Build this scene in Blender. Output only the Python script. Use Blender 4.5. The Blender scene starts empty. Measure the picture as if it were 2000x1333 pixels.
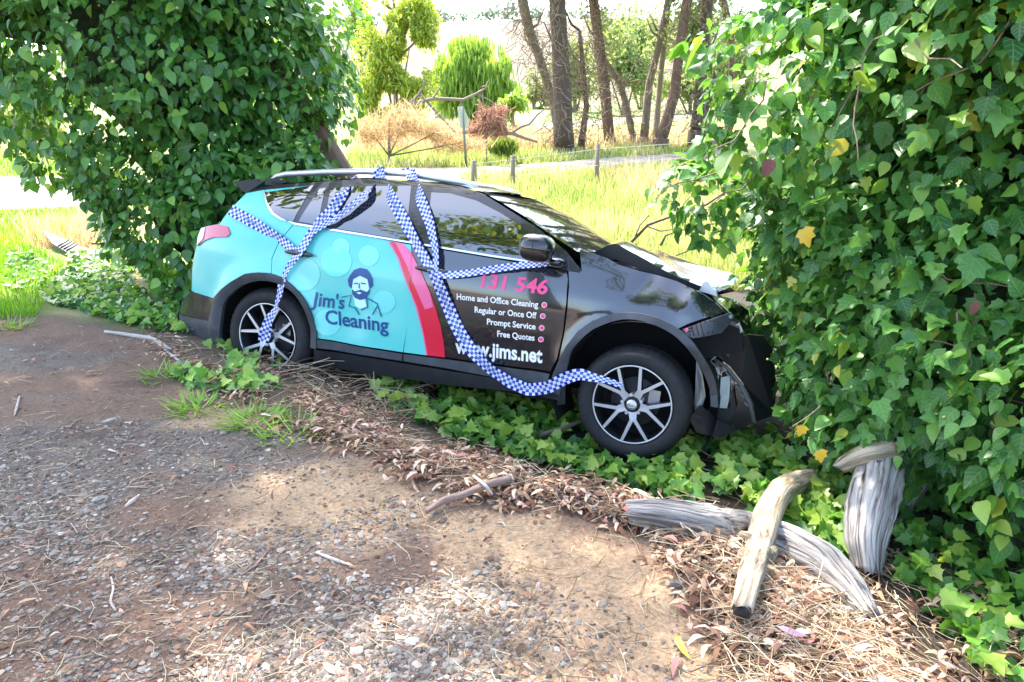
import bpy, math, random
import numpy as np
from mathutils import Vector, Matrix
from mathutils.geometry import delaunay_2d_cdt
random.seed(7); RNG = np.random.default_rng(7)
S = bpy.context.scene; COL = S.collection
# ------------------------------------------------------------------ camera, sky, sun, exposure
FPX = 1400.0; TH = math.radians(17.3); CAM = np.array([0, 0, 1.6])
FW = np.array([0, math.cos(TH), -math.sin(TH)]); UP = np.array([0, math.sin(TH), math.cos(TH)]); RT = np.array([1., 0, 0])
cd = bpy.data.cameras.new('camera'); cam = bpy.data.objects.new('camera', cd); COL.objects.link(cam)
cd.sensor_width = 36; cd.lens = 36 * FPX / 2000; cd.clip_start = .05; cd.clip_end = 3000
cam.location = CAM; cam.rotation_euler = (math.pi / 2 - TH, 0, 0); S.camera = cam
SUN_EL = math.radians(56); SUN_AZ = math.radians(-32)          # azimuth from +Y, negative = towards -X
w = bpy.data.worlds.new('World'); S.world = w; w.use_nodes = True
nt = w.node_tree; bg = nt.nodes['Background']; sk = nt.nodes.new('ShaderNodeTexSky')
sk.sky_type = 'NISHITA'; sk.sun_disc = False; sk.sun_elevation = SUN_EL; sk.sun_rotation = SUN_AZ
sk.air_density = 1.0; sk.dust_density = 3.0; sk.ozone_density = 1.0
nt.links.new(sk.outputs[0], bg.inputs[0]); bg.inputs[1].default_value = .15
sd = bpy.data.lights.new('sun', 'SUN'); sd.energy = 2.2; sd.angle = math.radians(.9); sd.color = (1, .94, .84)
sun = bpy.data.objects.new('sun', sd); COL.objects.link(sun)
to_sun = Vector((math.sin(SUN_AZ) * math.cos(SUN_EL), math.cos(SUN_AZ) * math.cos(SUN_EL), math.sin(SUN_EL)))
sun.rotation_euler = to_sun.to_track_quat('Z', 'Y').to_euler()
S.view_settings.view_transform = 'Standard'; S.view_settings.look = 'None'; S.view_settings.gamma = 1
S.view_settings.exposure = 2.65
try: S.view_settings.use_curve_mapping = False
except Exception: pass
S.cycles.max_bounces = 8; S.cycles.transparent_max_bounces = 6; S.cycles.caustics_reflective = False; S.cycles.caustics_refractive = False

# ------------------------------------------------------------------ helpers
def nrm(a): return a / (np.linalg.norm(a, axis=-1, keepdims=True) + 1e-9)
def ray(u, v): return RT * ((u - 1000) / FPX) + UP * ((666.5 - v) / FPX) + FW
def at_depth(u, v, Y):
    d = ray(u, v); return CAM + d * (Y / d[1])
def _hash(ix, iy, s):
    h = np.sin(ix * 127.1 + iy * 311.7 + s * 74.7) * 43758.5453
    return h - np.floor(h)
def vnoise(x, y, s=0):
    ix, iy = np.floor(x), np.floor(y); fx, fy = x - ix, y - iy
    fx = fx * fx * (3 - 2 * fx); fy = fy * fy * (3 - 2 * fy)
    a, b, c, d = _hash(ix, iy, s), _hash(ix + 1, iy, s), _hash(ix, iy + 1, s), _hash(ix + 1, iy + 1, s)
    return (a * (1 - fx) + b * fx) * (1 - fy) + (c * (1 - fx) + d * fx) * fy
def fbm(x, y, s=0, o=4):
    r = 0; a = .5
    for k in range(o): r = r + a * vnoise(x * 2 ** k, y * 2 ** k, s + k); a *= .5
    return r / (1 - .5 ** o)
def sm(a, b, x):
    t = np.clip((x - a) / (b - a), 0, 1); return t * t * (3 - 2 * t)

def tag(o, label=None, cat=None, group=None, kind=None):
    if label: o['label'] = label
    if cat: o['category'] = cat
    if group: o['group'] = group
    if kind: o['kind'] = kind
    return o
def link(name, me, mat=None, parent=None, inv=True):
    o = bpy.data.objects.new(name, me); COL.objects.link(o)
    if mat is not None:
        for m in (mat if isinstance(mat, (list, tuple)) else [mat]): me.materials.append(m)
    if parent is not None:
        o.parent = parent
        if inv: o.matrix_parent_inverse = Matrix.Translation(-parent.location)
    return o
def empty(name, loc, label, cat, group=None):
    o = bpy.data.objects.new(name, None); COL.objects.link(o); o.location = loc; o.empty_display_size = .1
    return tag(o, label, cat, group)
def mesh_np(name, V, tris, uv=None, attr=None, smooth=True, col=None):
    """V n x 3, tris m x 3 (all triangles)"""
    me = bpy.data.meshes.new(name); n, m = len(V), len(tris)
    me.vertices.add(n); me.vertices.foreach_set('co', np.ascontiguousarray(V, dtype=np.float32).ravel())
    me.loops.add(m * 3); me.loops.foreach_set('vertex_index', np.ascontiguousarray(tris, dtype=np.int32).ravel())
    me.polygons.add(m); me.polygons.foreach_set('loop_start', np.arange(0, m * 3, 3, dtype=np.int32))
    try: me.polygons.foreach_set('loop_total', np.full(m, 3, dtype=np.int32))
    except Exception: pass
    me.polygons.foreach_set('use_smooth', np.full(m, smooth, dtype=bool))
    if uv is not None:
        l = me.uv_layers.new(name='UVMap'); l.data.foreach_set('uv', np.ascontiguousarray(uv[np.asarray(tris).ravel()], dtype=np.float32).ravel())
    if attr is not None:
        a = me.attributes.new('rnd', 'FLOAT', 'POINT'); a.data.foreach_set('value', np.ascontiguousarray(attr, dtype=np.float32))
    if col is not None:
        a = me.attributes.new('gcol', 'FLOAT_COLOR', 'POINT')
        a.data.foreach_set('color', np.ascontiguousarray(np.c_[col, np.ones(len(col))], dtype=np.float32).ravel())
    me.update(calc_edges=True); me.validate(); return me
def mesh_py(name, V, F, smooth=False, midx=None):
    me = bpy.data.meshes.new(name); me.from_pydata([tuple(map(float, v)) for v in V], [], [tuple(map(int, f)) for f in F])
    if smooth: me.polygons.foreach_set('use_smooth', np.ones(len(me.polygons), dtype=bool))
    if midx is not None: me.polygons.foreach_set('material_index', np.array(midx, dtype=np.int32))
    me.update(); return me

class B:                                                          # geometry collector
    def __init__(s): s.V = []; s.F = []; s.UV = []
    def add(s, V, F, UV=None):
        o = len(s.V); s.V += [tuple(v) for v in V]; s.F += [tuple(i + o for i in f) for f in F]
        s.UV += list(UV) if UV is not None else [(0, 0)] * len(V)
    def box(s, c, d, R=None):
        c = np.array(c, float); d = np.array(d, float) / 2
        P = np.array([[x, y, z] for x in (-1, 1) for y in (-1, 1) for z in (-1, 1)]) * d
        if R is not None: P = P @ np.array(R).T
        s.add(P + c, [(0, 1, 3, 2), (4, 6, 7, 5), (0, 4, 5, 1), (2, 3, 7, 6), (0, 2, 6, 4), (1, 5, 7, 3)])
    def tube(s, pts, rad, n=8, cap=True, rough=0, seed=0):
        pts = np.array(pts, float); k = len(pts)
        rad = np.full(k, rad, float) if np.isscalar(rad) else np.array(rad, float)
        T = np.gradient(pts, axis=0); T = nrm(T)
        a = np.array([0, 0, 1.]) if abs(T[0][2]) < .9 else np.array([1., 0, 0])
        N = nrm(np.cross(T[0], a)); rg = np.random.default_rng(seed); V = []; UV = []
        L = np.r_[0, np.cumsum(np.linalg.norm(np.diff(pts, axis=0), axis=1))]
        lob = 1 + rough * rg.standard_normal(n)
        for i in range(k):
            N = nrm(N - T[i] * (N @ T[i])); Bn = np.cross(T[i], N)
            for j in range(n):
                th = 2 * math.pi * j / n; rr = rad[i] * lob[j] * (1 + rough * .6 * rg.standard_normal())
                V.append(pts[i] + rr * (math.cos(th) * N + math.sin(th) * Bn)); UV.append((L[i], j / n))
        F = [(i * n + j, i * n + (j + 1) % n, (i + 1) * n + (j + 1) % n, (i + 1) * n + j) for i in range(k - 1) for j in range(n)]
        if cap: F += [tuple(range(n - 1, -1, -1)), tuple(range((k - 1) * n, k * n))]
        s.add(V, F, UV)
    def build(s, name, mat=None, parent=None, smooth=True, inv=True, midx=None):
        me = mesh_py(name, s.V, s.F, smooth, midx)
        l = me.uv_layers.new(name='UVMap'); vi = np.empty(len(me.loops), dtype=np.int32); me.loops.foreach_get('vertex_index', vi)
        l.data.foreach_set('uv', np.array(s.UV, dtype=np.float32)[vi].ravel())
        return link(name, me, mat, parent, inv)

# ------------------------------------------------------------------ materials
def M(name): 
    m = bpy.data.materials.new(name); m.use_nodes = True; return m, m.node_tree, m.node_tree.nodes['Principled BSDF']
def simple(name, c, rough=.5, metal=0, coat=0, ior=None, noise=0, nscale=20, bump=0):
    m, t, p = M(name); p.inputs['Base Color'].default_value = (*c, 1); p.inputs['Roughness'].default_value = rough
    p.inputs['Metallic'].default_value = metal; p.inputs['Coat Weight'].default_value = coat; p.inputs['Coat Roughness'].default_value = .03; p.inputs['Coat IOR'].default_value = 1.72 if coat == 1 else 1.5
    if ior: p.inputs['IOR'].default_value = ior
    if noise or bump:
        tc = t.nodes.new('ShaderNodeTexCoord'); n = t.nodes.new('ShaderNodeTexNoise'); n.inputs['Scale'].default_value = nscale; n.inputs['Detail'].default_value = 6
        t.links.new(tc.outputs['Object'], n.inputs['Vector'])
        if noise:
            r = t.nodes.new('ShaderNodeMapRange'); r.inputs['To Min'].default_value = 1 - noise; r.inputs['To Max'].default_value = 1 + noise; r.inputs['From Min'].default_value = .3; r.inputs['From Max'].default_value = .7
            mx = t.nodes.new('ShaderNodeVectorMath'); mx.operation = 'SCALE'; mx.inputs[0].default_value = c
            t.links.new(n.outputs['Fac'], r.inputs['Value']); t.links.new(r.outputs[0], mx.inputs['Scale']); t.links.new(mx.outputs[0], p.inputs['Base Color'])
        if bump:
            b = t.nodes.new('ShaderNodeBump'); b.inputs['Strength'].default_value = bump; b.inputs['Distance'].default_value = .02
            t.links.new(n.outputs['Fac'], b.inputs['Height']); t.links.new(b.outputs[0], p.inputs['Normal'])
    return m
def ramp(t, src, stops):
    r = t.nodes.new('ShaderNodeValToRGB'); e = r.color_ramp.elements
    while len(e) < len(stops): e.new(.5)
    for k, (pos, c) in enumerate(stops): e[k].position = pos; e[k].color = (*c, 1)
    t.links.new(src, r.inputs[0]); return r
def leafmat(name, stops, rough=.38, trans=.35, veins=.0, by_object=False, spec=.5):
    m, t, p = M(name); out = t.nodes['Material Output']
    if by_object: src = t.nodes.new('ShaderNodeObjectInfo').outputs['Random']
    else:
        a = t.nodes.new('ShaderNodeAttribute'); a.attribute_name = 'rnd'; src = a.outputs['Fac']
    c = ramp(t, src, stops).outputs[0]
    if veins:
        uv = t.nodes.new('ShaderNodeUVMap'); sx = t.nodes.new('ShaderNodeSeparateXYZ'); t.links.new(uv.outputs[0], sx.inputs[0])
        ab = t.nodes.new('ShaderNodeMath'); ab.operation = 'ABSOLUTE'; t.links.new(sx.outputs[0], ab.inputs[0])
        # side veins: stripes of y - |x|
        d = t.nodes.new('ShaderNodeMath'); d.operation = 'MULTIPLY_ADD'; t.links.new(ab.outputs[0], d.inputs[0]); d.inputs[1].default_value = -.9; t.links.new(sx.outputs[1], d.inputs[2])
        f = t.nodes.new('ShaderNodeMath'); f.operation = 'PINGPONG'; t.links.new(d.outputs[0], f.inputs[0]); f.inputs[1].default_value = .11
        f2 = t.nodes.new('ShaderNodeMath'); f2.operation = 'ADD'; t.links.new(f.outputs[0], f2.inputs[0]); f2.inputs[1].default_value = .004
        mn = t.nodes.new('ShaderNodeMath'); mn.operation = 'MINIMUM'; t.links.new(ab.outputs[0], mn.inputs[0]); t.links.new(f2.outputs[0], mn.inputs[1])
        r = t.nodes.new('ShaderNodeMapRange'); r.inputs['From Min'].default_value = .008; r.inputs['From Max'].default_value = .03; r.inputs['To Min'].default_value = veins; r.inputs['To Max'].default_value = 0
        t.links.new(mn.outputs[0], r.inputs['Value'])
        mx = t.nodes.new('ShaderNodeMix'); mx.data_type = 'RGBA'; t.links.new(r.outputs[0], mx.inputs[0]); t.links.new(c, mx.inputs[6]); mx.inputs[7].default_value = (.22, .36, .10, 1); c = mx.outputs[2]
    t.links.new(c, p.inputs['Base Color']); p.inputs['Roughness'].default_value = rough; p.inputs['Specular IOR Level'].default_value = spec
    if trans:
        tr = t.nodes.new('ShaderNodeBsdfTranslucent'); hs = t.nodes.new('ShaderNodeHueSaturation'); hs.inputs['Hue'].default_value = .475; hs.inputs['Saturation'].default_value = 1.1; hs.inputs['Value'].default_value = 2.0
        t.links.new(c, hs.inputs['Color']); t.links.new(hs.outputs[0], tr.inputs[0])
        mx = t.nodes.new('ShaderNodeMixShader'); mx.inputs[0].default_value = trans
        t.links.new(p.outputs[0], mx.inputs[1]); t.links.new(tr.outputs[0], mx.inputs[2]); t.links.new(mx.outputs[0], out.inputs[0])
    return m
def woodmat(name, stops, sl=3., sa=9., bump=.6, rough=.85, crack=True):
    m, t, p = M(name); uv = t.nodes.new('ShaderNodeUVMap'); mp = t.nodes.new('ShaderNodeMapping'); mp.inputs['Scale'].default_value = (sl, sa, 1)
    n = t.nodes.new('ShaderNodeTexNoise'); n.inputs['Scale'].default_value = 1.6; n.inputs['Detail'].default_value = 7; n.inputs['Roughness'].default_value = .62; n.inputs['Distortion'].default_value = .6
    t.links.new(uv.outputs[0], mp.inputs[0]); t.links.new(mp.outputs[0], n.inputs['Vector'])
    c = ramp(t, n.outputs['Fac'], stops); t.links.new(c.outputs[0], p.inputs['Base Color'])
    b = t.nodes.new('ShaderNodeBump'); b.inputs['Strength'].default_value = bump; b.inputs['Distance'].default_value = .03
    t.links.new(n.outputs['Fac'], b.inputs['Height']); t.links.new(b.outputs[0], p.inputs['Normal']); p.inputs['Roughness'].default_value = rough
    return m
IVY = [(0, (.03, .11, .026)), (.35, (.06, .19, .035)), (.7, (.11, .28, .045)), (.9, (.17, .37, .055)), (1, (.30, .48, .08))]
IVYR = [(0, (.022, .095, .024)), (.3, (.05, .175, .034)), (.65, (.095, .26, .045)), (.9, (.19, .38, .055)), (.99, (.34, .46, .07)), (1, (.48, .46, .07))]
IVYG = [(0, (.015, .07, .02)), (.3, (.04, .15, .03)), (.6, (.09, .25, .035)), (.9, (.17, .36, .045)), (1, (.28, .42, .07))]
LIT = [(0, (.05, .022, .014)), (.2, (.16, .075, .04)), (.5, (.26, .14, .08)), (.74, (.48, .33, .21)), (.9, (.66, .54, .42)), (.95, (.42, .16, .14)), (1, (.62, .52, .42))]
m_ivy = leafmat('ivy_leaf_dark', IVY, .33, .28, .35); m_ivy_o = leafmat('ivy_leaf_dark_single', IVY, .33, .28, .4, True)
m_ivr = leafmat('ivy_leaf_mid', IVYR, .42, .3, .4); m_ivr_o = leafmat('ivy_leaf_mid_single', IVYR, .42, .3, .5, True)
m_ivg = leafmat('ivy_leaf_bright', IVYG, .38, .32, .3)
m_lit = leafmat('dry_leaf', LIT, .8, .12, 0); m_lit_o = leafmat('dry_leaf_single', LIT, .8, .12, 0, True)
m_straw = leafmat('straw', [(0, (.10, .06, .035)), (.4, (.34, .24, .14)), (1, (.62, .52, .36))], .85, 0)
m_grass = leafmat('grass_blade', [(0, (.09, .16, .04)), (.4, (.20, .28, .07)), (.7, (.34, .37, .14)), (1, (.55, .48, .28))], .6, .35)
m_green = leafmat('green_grass_blade', [(0, (.06, .18, .02)), (.6, (.14, .34, .03)), (1, (.32, .46, .08))], .5, .35)
m_dry = leafmat('dry_stalk', [(0, (.20, .13, .07)), (.5, (.46, .35, .18)), (1, (.62, .53, .30))], .8, .3)
m_gum = leafmat('gum_leaf', [(0, (.04, .10, .025)), (.5, (.13, .21, .04)), (1, (.30, .36, .07))], .5, .35)
m_gump = leafmat('pale_gum_leaf', [(0, (.10, .17, .06)), (.5, (.22, .30, .10)), (1, (.38, .42, .14))], .5, .35)
m_gumy = leafmat('yellow_gum_leaf', [(0, (.10, .18, .03)), (.5, (.27, .37, .06)), (1, (.46, .52, .12))], .5, .4)
m_will = leafmat('willow_leaf', [(0, (.08, .18, .03)), (.5, (.21, .36, .06)), (1, (.40, .50, .11))], .5, .35)
m_red = leafmat('dead_red_leaf', [(0, (.24, .12, .08)), (.6, (.40, .24, .16)), (1, (.55, .38, .26))], .8, .2)
m_bud = simple('ivy_bud', (.42, .50, .16), .6); m_yel = simple('yellow_leaf', (.62, .40, .03), .5, noise=.25, nscale=30); m_brown = simple('brown_dead_leaf', (.16, .06, .045), .7, noise=.3)
m_pink = simple('pink_leaf', (.50, .26, .30), .6, noise=.2); m_core = simple('dark_core', (.03, .045, .018), 1.0, noise=.4)
m_bark = woodmat('dark_bark', [(0, (.03, .02, .016)), (.5, (.10, .068, .05)), (1, (.22, .16, .12))], 1.2, 14, .9)
m_barkr = woodmat('red_brown_bark', [(0, (.06, .03, .022)), (.5, (.17, .10, .07)), (1, (.32, .22, .16))], 1.2, 12, .9)
m_barkg = woodmat('grey_bark', [(0, (.09, .07, .055)), (.5, (.24, .19, .15)), (1, (.42, .36, .29))], 1.2, 12, .8)
m_log = woodmat('weathered_log', [(.34, (.02, .016, .015)), (.42, (.17, .15, .14)), (.52, (.40, .38, .36)), (.72, (.60, .57, .54))], 1.6, 14, 1.0)
m_logy = woodmat('pale_log', [(.3, (.05, .035, .025)), (.38, (.30, .22, .14)), (.5, (.52, .42, .29)), (.75, (.66, .59, .48))], 2.6, 9, .9)
m_stick = woodmat('stick', [(.2, (.10, .06, .045)), (.5, (.30, .2, .16)), (.8, (.45, .34, .28))], 6, 6, .5)
m_stickp = woodmat('bleached_stick', [(.2, (.22, .18, .15)), (.5, (.50, .44, .4)), (.8, (.66, .6, .56))], 6, 6, .5)
m_twig = simple('vine_twig', (.26, .19, .13), .9, noise=.4, nscale=8); m_hollow = simple('hollow_rot', (.02, .016, .014), 1, noise=.4, nscale=30, bump=.8)
# car materials
m_black = simple('black_car_paint', (.010, .012, .017), .12, 0, 1.0, 1.7)
m_gloss = simple('gloss_trim', (.012, .012, .014), .2, 0, .6)
m_glass = simple('tinted_glass', (.006, .008, .009), .02, 0, 0, 2.6)
m_wind = simple('windscreen_glass', (.012, .016, .015), .03, 0, 0, 1.75)
m_plas = simple('grey_plastic', (.042, .047, .058), .5, noise=.25, nscale=14, bump=.05)
m_tab = simple('rib_plastic', (.11, .12, .13), .5)
m_dark = simple('dark_plastic', (.014, .014, .017), .6, noise=.3, nscale=12)
m_void = simple('underbody_black', (.006, .006, .007), .95)
m_chrome = simple('chrome', (.82, .83, .85), .12, 1); m_alu = simple('machined_alloy', (.62, .63, .66), .34, .6); m_silver = simple('silver_rail', (.62, .63, .66), .35, .8)
m_wdark = simple('wheel_dark', (.03, .032, .036), .35, .5); m_disc = simple('brake_steel', (.42, .42, .43), .35, .9)
m_tyre = simple('tyre_rubber', (.014, .014, .016), .75, noise=.3, nscale=25)
m_lens = simple('red_lens', (.62, .09, .13), .15, 0, .9); m_clear = simple('clear_lens', (.75, .66, .68), .1, 0, .9)
m_tank = simple('washer_tank', (.50, .56, .56), .5, noise=.15); m_sq = simple('bare_metal', (.55, .56, .58), .4, .6)
m_red_s = simple('red_vinyl', (.68, .012, .045), .3, 0, .5); m_pinkv = simple('pink_vinyl', (.80, .13, .30), .3, 0, .5)
m_txtp = simple('pink_print', (.85, .07, .24), .35); m_txtw = simple('white_print', (.86, .86, .86), .35); m_txtb = simple('blue_print', (.015, .075, .24), .35)
m_teall = simple('pale_turquoise_print', (.25, .74, .68), .3, 0, .6); m_face = simple('pale_print', (.55, .85, .84), .35)
def wrapmat():
    m, t, p = M('turquoise_wrap'); tc = t.nodes.new('ShaderNodeTexCoord'); n = t.nodes.new('ShaderNodeTexNoise'); n.inputs['Scale'].default_value = 2.2; n.inputs['Detail'].default_value = 2
    t.links.new(tc.outputs['Object'], n.inputs['Vector'])
    c = ramp(t, n.outputs['Fac'], [(.3, (.075, .53, .50)), (.6, (.13, .61, .57)), (.8, (.27, .72, .68))]); t.links.new(c.outputs[0], p.inputs['Base Color'])
    p.inputs['Roughness'].default_value = .25; p.inputs['Coat Weight'].default_value = .8; p.inputs['Coat Roughness'].default_value = .06; return m
m_teal = wrapmat()
def tapemat():
    m, t, p = M('checkered_tape'); out = t.nodes['Material Output']
    uv = t.nodes.new('ShaderNodeUVMap'); ck = t.nodes.new('ShaderNodeTexChecker'); ck.inputs['Scale'].default_value = 4
    ck.inputs[1].default_value = (.003, .012, .36, 1); ck.inputs[2].default_value = (.72, .77, .90, 1); t.links.new(uv.outputs[0], ck.inputs[0])
    sx = t.nodes.new('ShaderNodeSeparateXYZ'); t.links.new(uv.outputs[0], sx.inputs[0])
    d = t.nodes.new('ShaderNodeMath'); d.operation = 'SUBTRACT'; t.links.new(sx.outputs[1], d.inputs[0]); d.inputs[1].default_value = .5
    a = t.nodes.new('ShaderNodeMath'); a.operation = 'ABSOLUTE'; t.links.new(d.outputs[0], a.inputs[0])
    l = t.nodes.new('ShaderNodeMath'); l.operation = 'LESS_THAN'; t.links.new(a.outputs[0], l.inputs[0]); l.inputs[1].default_value = .15
    f = t.nodes.new('ShaderNodeMath'); f.operation = 'MULTIPLY'; t.links.new(l.outputs[0], f.inputs[0]); f.inputs[1].default_value = .22
    mx = t.nodes.new('ShaderNodeMix'); mx.data_type = 'RGBA'; t.links.new(f.outputs[0], mx.inputs[0]); t.links.new(ck.outputs[0], mx.inputs[6]); mx.inputs[7].default_value = (.58, .70, .92, 1)
    t.links.new(mx.outputs[2], p.inputs['Base Color']); p.inputs['Roughness'].default_value = .35
    tr = t.nodes.new('ShaderNodeBsdfTranslucent'); t.links.new(mx.outputs[2], tr.inputs[0]); ms = t.nodes.new('ShaderNodeMixShader'); ms.inputs[0].default_value = .15
    t.links.new(p.outputs[0], ms.inputs[1]); t.links.new(tr.outputs[0], ms.inputs[2]); t.links.new(ms.outputs[0], out.inputs[0]); return m
m_tape = tapemat()

# ------------------------------------------------------------------ terrain
def z0(u, v, z=0.):
    d = ray(u, v); return CAM + d * ((z - CAM[2]) / d[2])
BANK_PX = [(-700, 600), (-200, 612), (0, 620), (200, 645), (300, 690), (400, 755), (560, 845), (700, 900), (830, 955), (1000, 985), (1150, 1010), (1250, 1060), (1400, 1230), (1480, 1333), (1560, 1480), (1640, 1800)]
BANK = np.array([z0(u, v)[:2] for u, v in BANK_PX])
def bank_s(x, y):
    best = np.full(np.shape(x), 1e9); sg = np.ones(np.shape(x))
    for a, b in zip(BANK[:-1], BANK[1:]):
        d = b - a; t = np.clip(((x - a[0]) * d[0] + (y - a[1]) * d[1]) / (d @ d), 0, 1)
        ex_, ey_ = x - a[0] - t * d[0], y - a[1] - t * d[1]; q = ex_ ** 2 + ey_ ** 2
        c = d[0] * (y - a[1]) - d[1] * (x - a[0]); u = q < best - 1e-12
        best = np.where(u, q, best); sg = np.where(u, np.sign(c), sg)
    return np.sqrt(best) * sg
def height(x, y):
    x = np.asarray(x, float); y = np.asarray(y, float)
    s = bank_s(x, y)
    dep = .03 + .19 * sm(-3.4, -1.6, x) + .24 * sm(-1.4, .6, x)
    z = -dep * sm(.05, 1.15, s) * (1 - sm(2.6, 4.6, s) * .75)
    z = z + .05 * np.exp(-((s - .2) / .25) ** 2) * sm(-3.0, -2.0, x)
    z = z + .035 * (fbm(x * 1.3, y * 1.3, 3) - .5) + .012 * (fbm(x * 7, y * 7, 9, 3) - .5)
    z = z + np.interp(y, [7.5, 12, 20, 30, 60, 120, 360, 420, 900], [0, .14, .36, .68, 1.9, 5, 39, 40, 20])
    z = z + sm(60, 300, y) * 7 * np.sin(x * .012 + 1.2) * sm(0, 1, y / 300.)
    return z
_TS = np.r_[np.linspace(.8, 14, 160), np.geomspace(14.2, 700, 220)]
def Tn(U, V_):                                                      # where the view rays through pixels first meet the terrain
    U = np.asarray(U, float); V_ = np.asarray(V_, float); out = []
    for k in range(0, len(U), 4000):
        u, v = U[k:k + 4000], V_[k:k + 4000]
        D = RT[None] * ((u - 1000) / FPX)[:, None] + UP[None] * ((666.5 - v) / FPX)[:, None] + FW[None]
        lo = np.full(len(u), _TS[0]); hi = np.full(len(u), _TS[-1]); found = np.zeros(len(u), bool); prev = np.full(len(u), _TS[0])
        for t in _TS[1:]:
            i = np.where(~found)[0]
            if not len(i): break
            p = D[i] * t; f = (p[:, 2] + 1.6) < height(p[:, 0], p[:, 1]); j = i[f]; lo[j] = prev[j]; hi[j] = t; found[j] = True; prev[i] = t
        for _ in range(16):
            m_ = (lo + hi) / 2; p = D * m_[:, None]; below = (p[:, 2] + 1.6) < height(p[:, 0], p[:, 1]); hi = np.where(below, m_, hi); lo = np.where(below, lo, m_)
        p = D * hi[:, None]; out.append(np.c_[p[:, 0], p[:, 1], height(p[:, 0], p[:, 1])])
    return np.concatenate(out)
def T(u, v): return Tn([u], [v])[0]
def inpoly(px, py, poly):
    c = np.zeros(len(px), bool); n = len(poly)
    for i in range(n):
        (x1, y1), (x2, y2) = poly[i], poly[(i + 1) % n]
        if y1 == y2: continue
        k = ((y1 > py) != (y2 > py)) & (px < (x2 - x1) * (py - y1) / (y2 - y1) + x1); c ^= k
    return c
def sample_px(poly, n):
    P = np.array(poly, float); lo, hi = P.min(0), P.max(0); out = np.zeros((0, 2))
    while len(out) < n:
        q = RNG.uniform(lo, hi, (n * 2, 2)); out = np.r_[out, q[inpoly(q[:, 0], q[:, 1], poly)]]
    return out[:n]
gx = np.r_[-650, -450, -300, -200, -140, -100, -75, -55, -42, -32, -25, -20, -16, -13, -10.5, -8.5, -7, np.arange(-6, 4.6, .04), 5, 5.6, 6.4, 7.5, 9, 11, 13.5, 17, 21, 26, 33, 42, 55, 75, 100, 140, 200, 300, 450, 650]
gy = np.r_[-60, -30, -15, -8, -4, -2, -1, 0, .5, np.arange(.8, 8.6, .04), np.arange(8.7, 13, .14), np.arange(13, 30, .4), 31, 33, 36, 40, 45, 52, 60, 70, 82, 96, 112, 130, 150, 175, 200, 230, 260, 300, 340, 380, 430, 500, 600, 800]
GX, GY = np.meshgrid(gx, gy); gxx, gyy = GX.ravel(), GY.ravel(); gz = height(gxx, gyy)
s_ = bank_s(gxx, gyy)
def mixc(a, b, t): return a * (1 - t[:, None]) + b * t[:, None]
c3 = lambda *a: np.array(a)[None]
n1, n2, n3 = fbm(gxx * .9, gyy * 1.5, 1), fbm(gxx * 2.6, gyy * 4, 5), fbm(gxx * 9, gyy * 11, 8)
gc = np.repeat(c3(.175, .108, .074), len(gxx), 0)
gc = mixc(gc, c3(.15, .122, .098), sm(.45, .62, n1 + .25 * (n2 - .5)))                          # gravelly grey
tan = np.zeros(len(gxx))
for (u, v, rx, ry) in [(640, 975, .55, .4), (1130, 1110, .42, .28), (1000, 1050, .35, .22), (1180, 1200, .32, .22), (450, 820, .35, .18), (560, 1010, .22, .18), (860, 900, .3, .2), (1280, 1290, .3, .25), (1080, 1280, .3, .24), (1250, 1170, .3, .22), (920, 1180, .25, .16)]:
    p = z0(u, v); tan = np.maximum(tan, np.exp(-((gxx - p[0]) / rx) ** 2 - ((gyy - p[1]) / ry) ** 2))
gc = mixc(gc, c3(.40, .275, .165), sm(.25, .75, tan + .7 * (n2 - .5) + .3 * (n3 - .5)))  # tan earth; some patches stand in for sun dapples, painted into the colour
gc = mixc(gc, c3(.085, .045, .038), sm(.62, .75, n2) * .6 * (gyy > 3.2))
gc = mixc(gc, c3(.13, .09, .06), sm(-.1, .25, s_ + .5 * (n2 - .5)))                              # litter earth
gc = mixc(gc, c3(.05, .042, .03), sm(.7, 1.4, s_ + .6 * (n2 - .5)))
gr = sm(7.6, 9, gyy + 1.0 * (n1 - .5)); gr = np.maximum(gr, sm(-2.6, -3.3, gxx) * sm(.05, .5, s_ + .5 * (n2 - .5)))
gcol_grass = mixc(np.repeat(c3(.14, .21, .035), len(gxx), 0), c3(.30, .28, .11), sm(.4, .65, n1))
gc = mixc(gc, gcol_grass, gr)
gc = mixc(gc, c3(.125, .10, .06), sm(60, 140, gyy)); gc = np.clip(gc * (.8 + .4 * n3)[:, None], 0, 1)
nx, ny = len(gx), len(gy); I = np.arange(nx * ny).reshape(ny, nx)
a, b, c, d = I[:-1, :-1].ravel(), I[:-1, 1:].ravel(), I[1:, 1:].ravel(), I[1:, :-1].ravel()
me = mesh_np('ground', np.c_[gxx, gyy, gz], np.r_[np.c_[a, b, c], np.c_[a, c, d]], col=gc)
mg, t, p = M('earth_and_grass'); at = t.nodes.new('ShaderNodeAttribute'); at.attribute_name = 'gcol'; tc = t.nodes.new('ShaderNodeTexCoord')
n = t.nodes.new('ShaderNodeTexNoise'); n.inputs['Scale'].default_value = 55; n.inputs['Detail'].default_value = 8; n.inputs['Roughness'].default_value = .75; t.links.new(tc.outputs['Object'], n.inputs['Vector'])
mr = t.nodes.new('ShaderNodeMapRange'); mr.inputs['From Min'].default_value = .3; mr.inputs['From Max'].default_value = .7; mr.inputs['To Min'].default_value = .45; mr.inputs['To Max'].default_value = 1.5; t.links.new(n.outputs['Fac'], mr.inputs['Value'])
vm = t.nodes.new('ShaderNodeVectorMath'); vm.operation = 'SCALE'; t.links.new(at.outputs['Color'], vm.inputs[0]); t.links.new(mr.outputs[0], vm.inputs['Scale']); t.links.new(vm.outputs[0], p.inputs['Base Color'])
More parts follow.
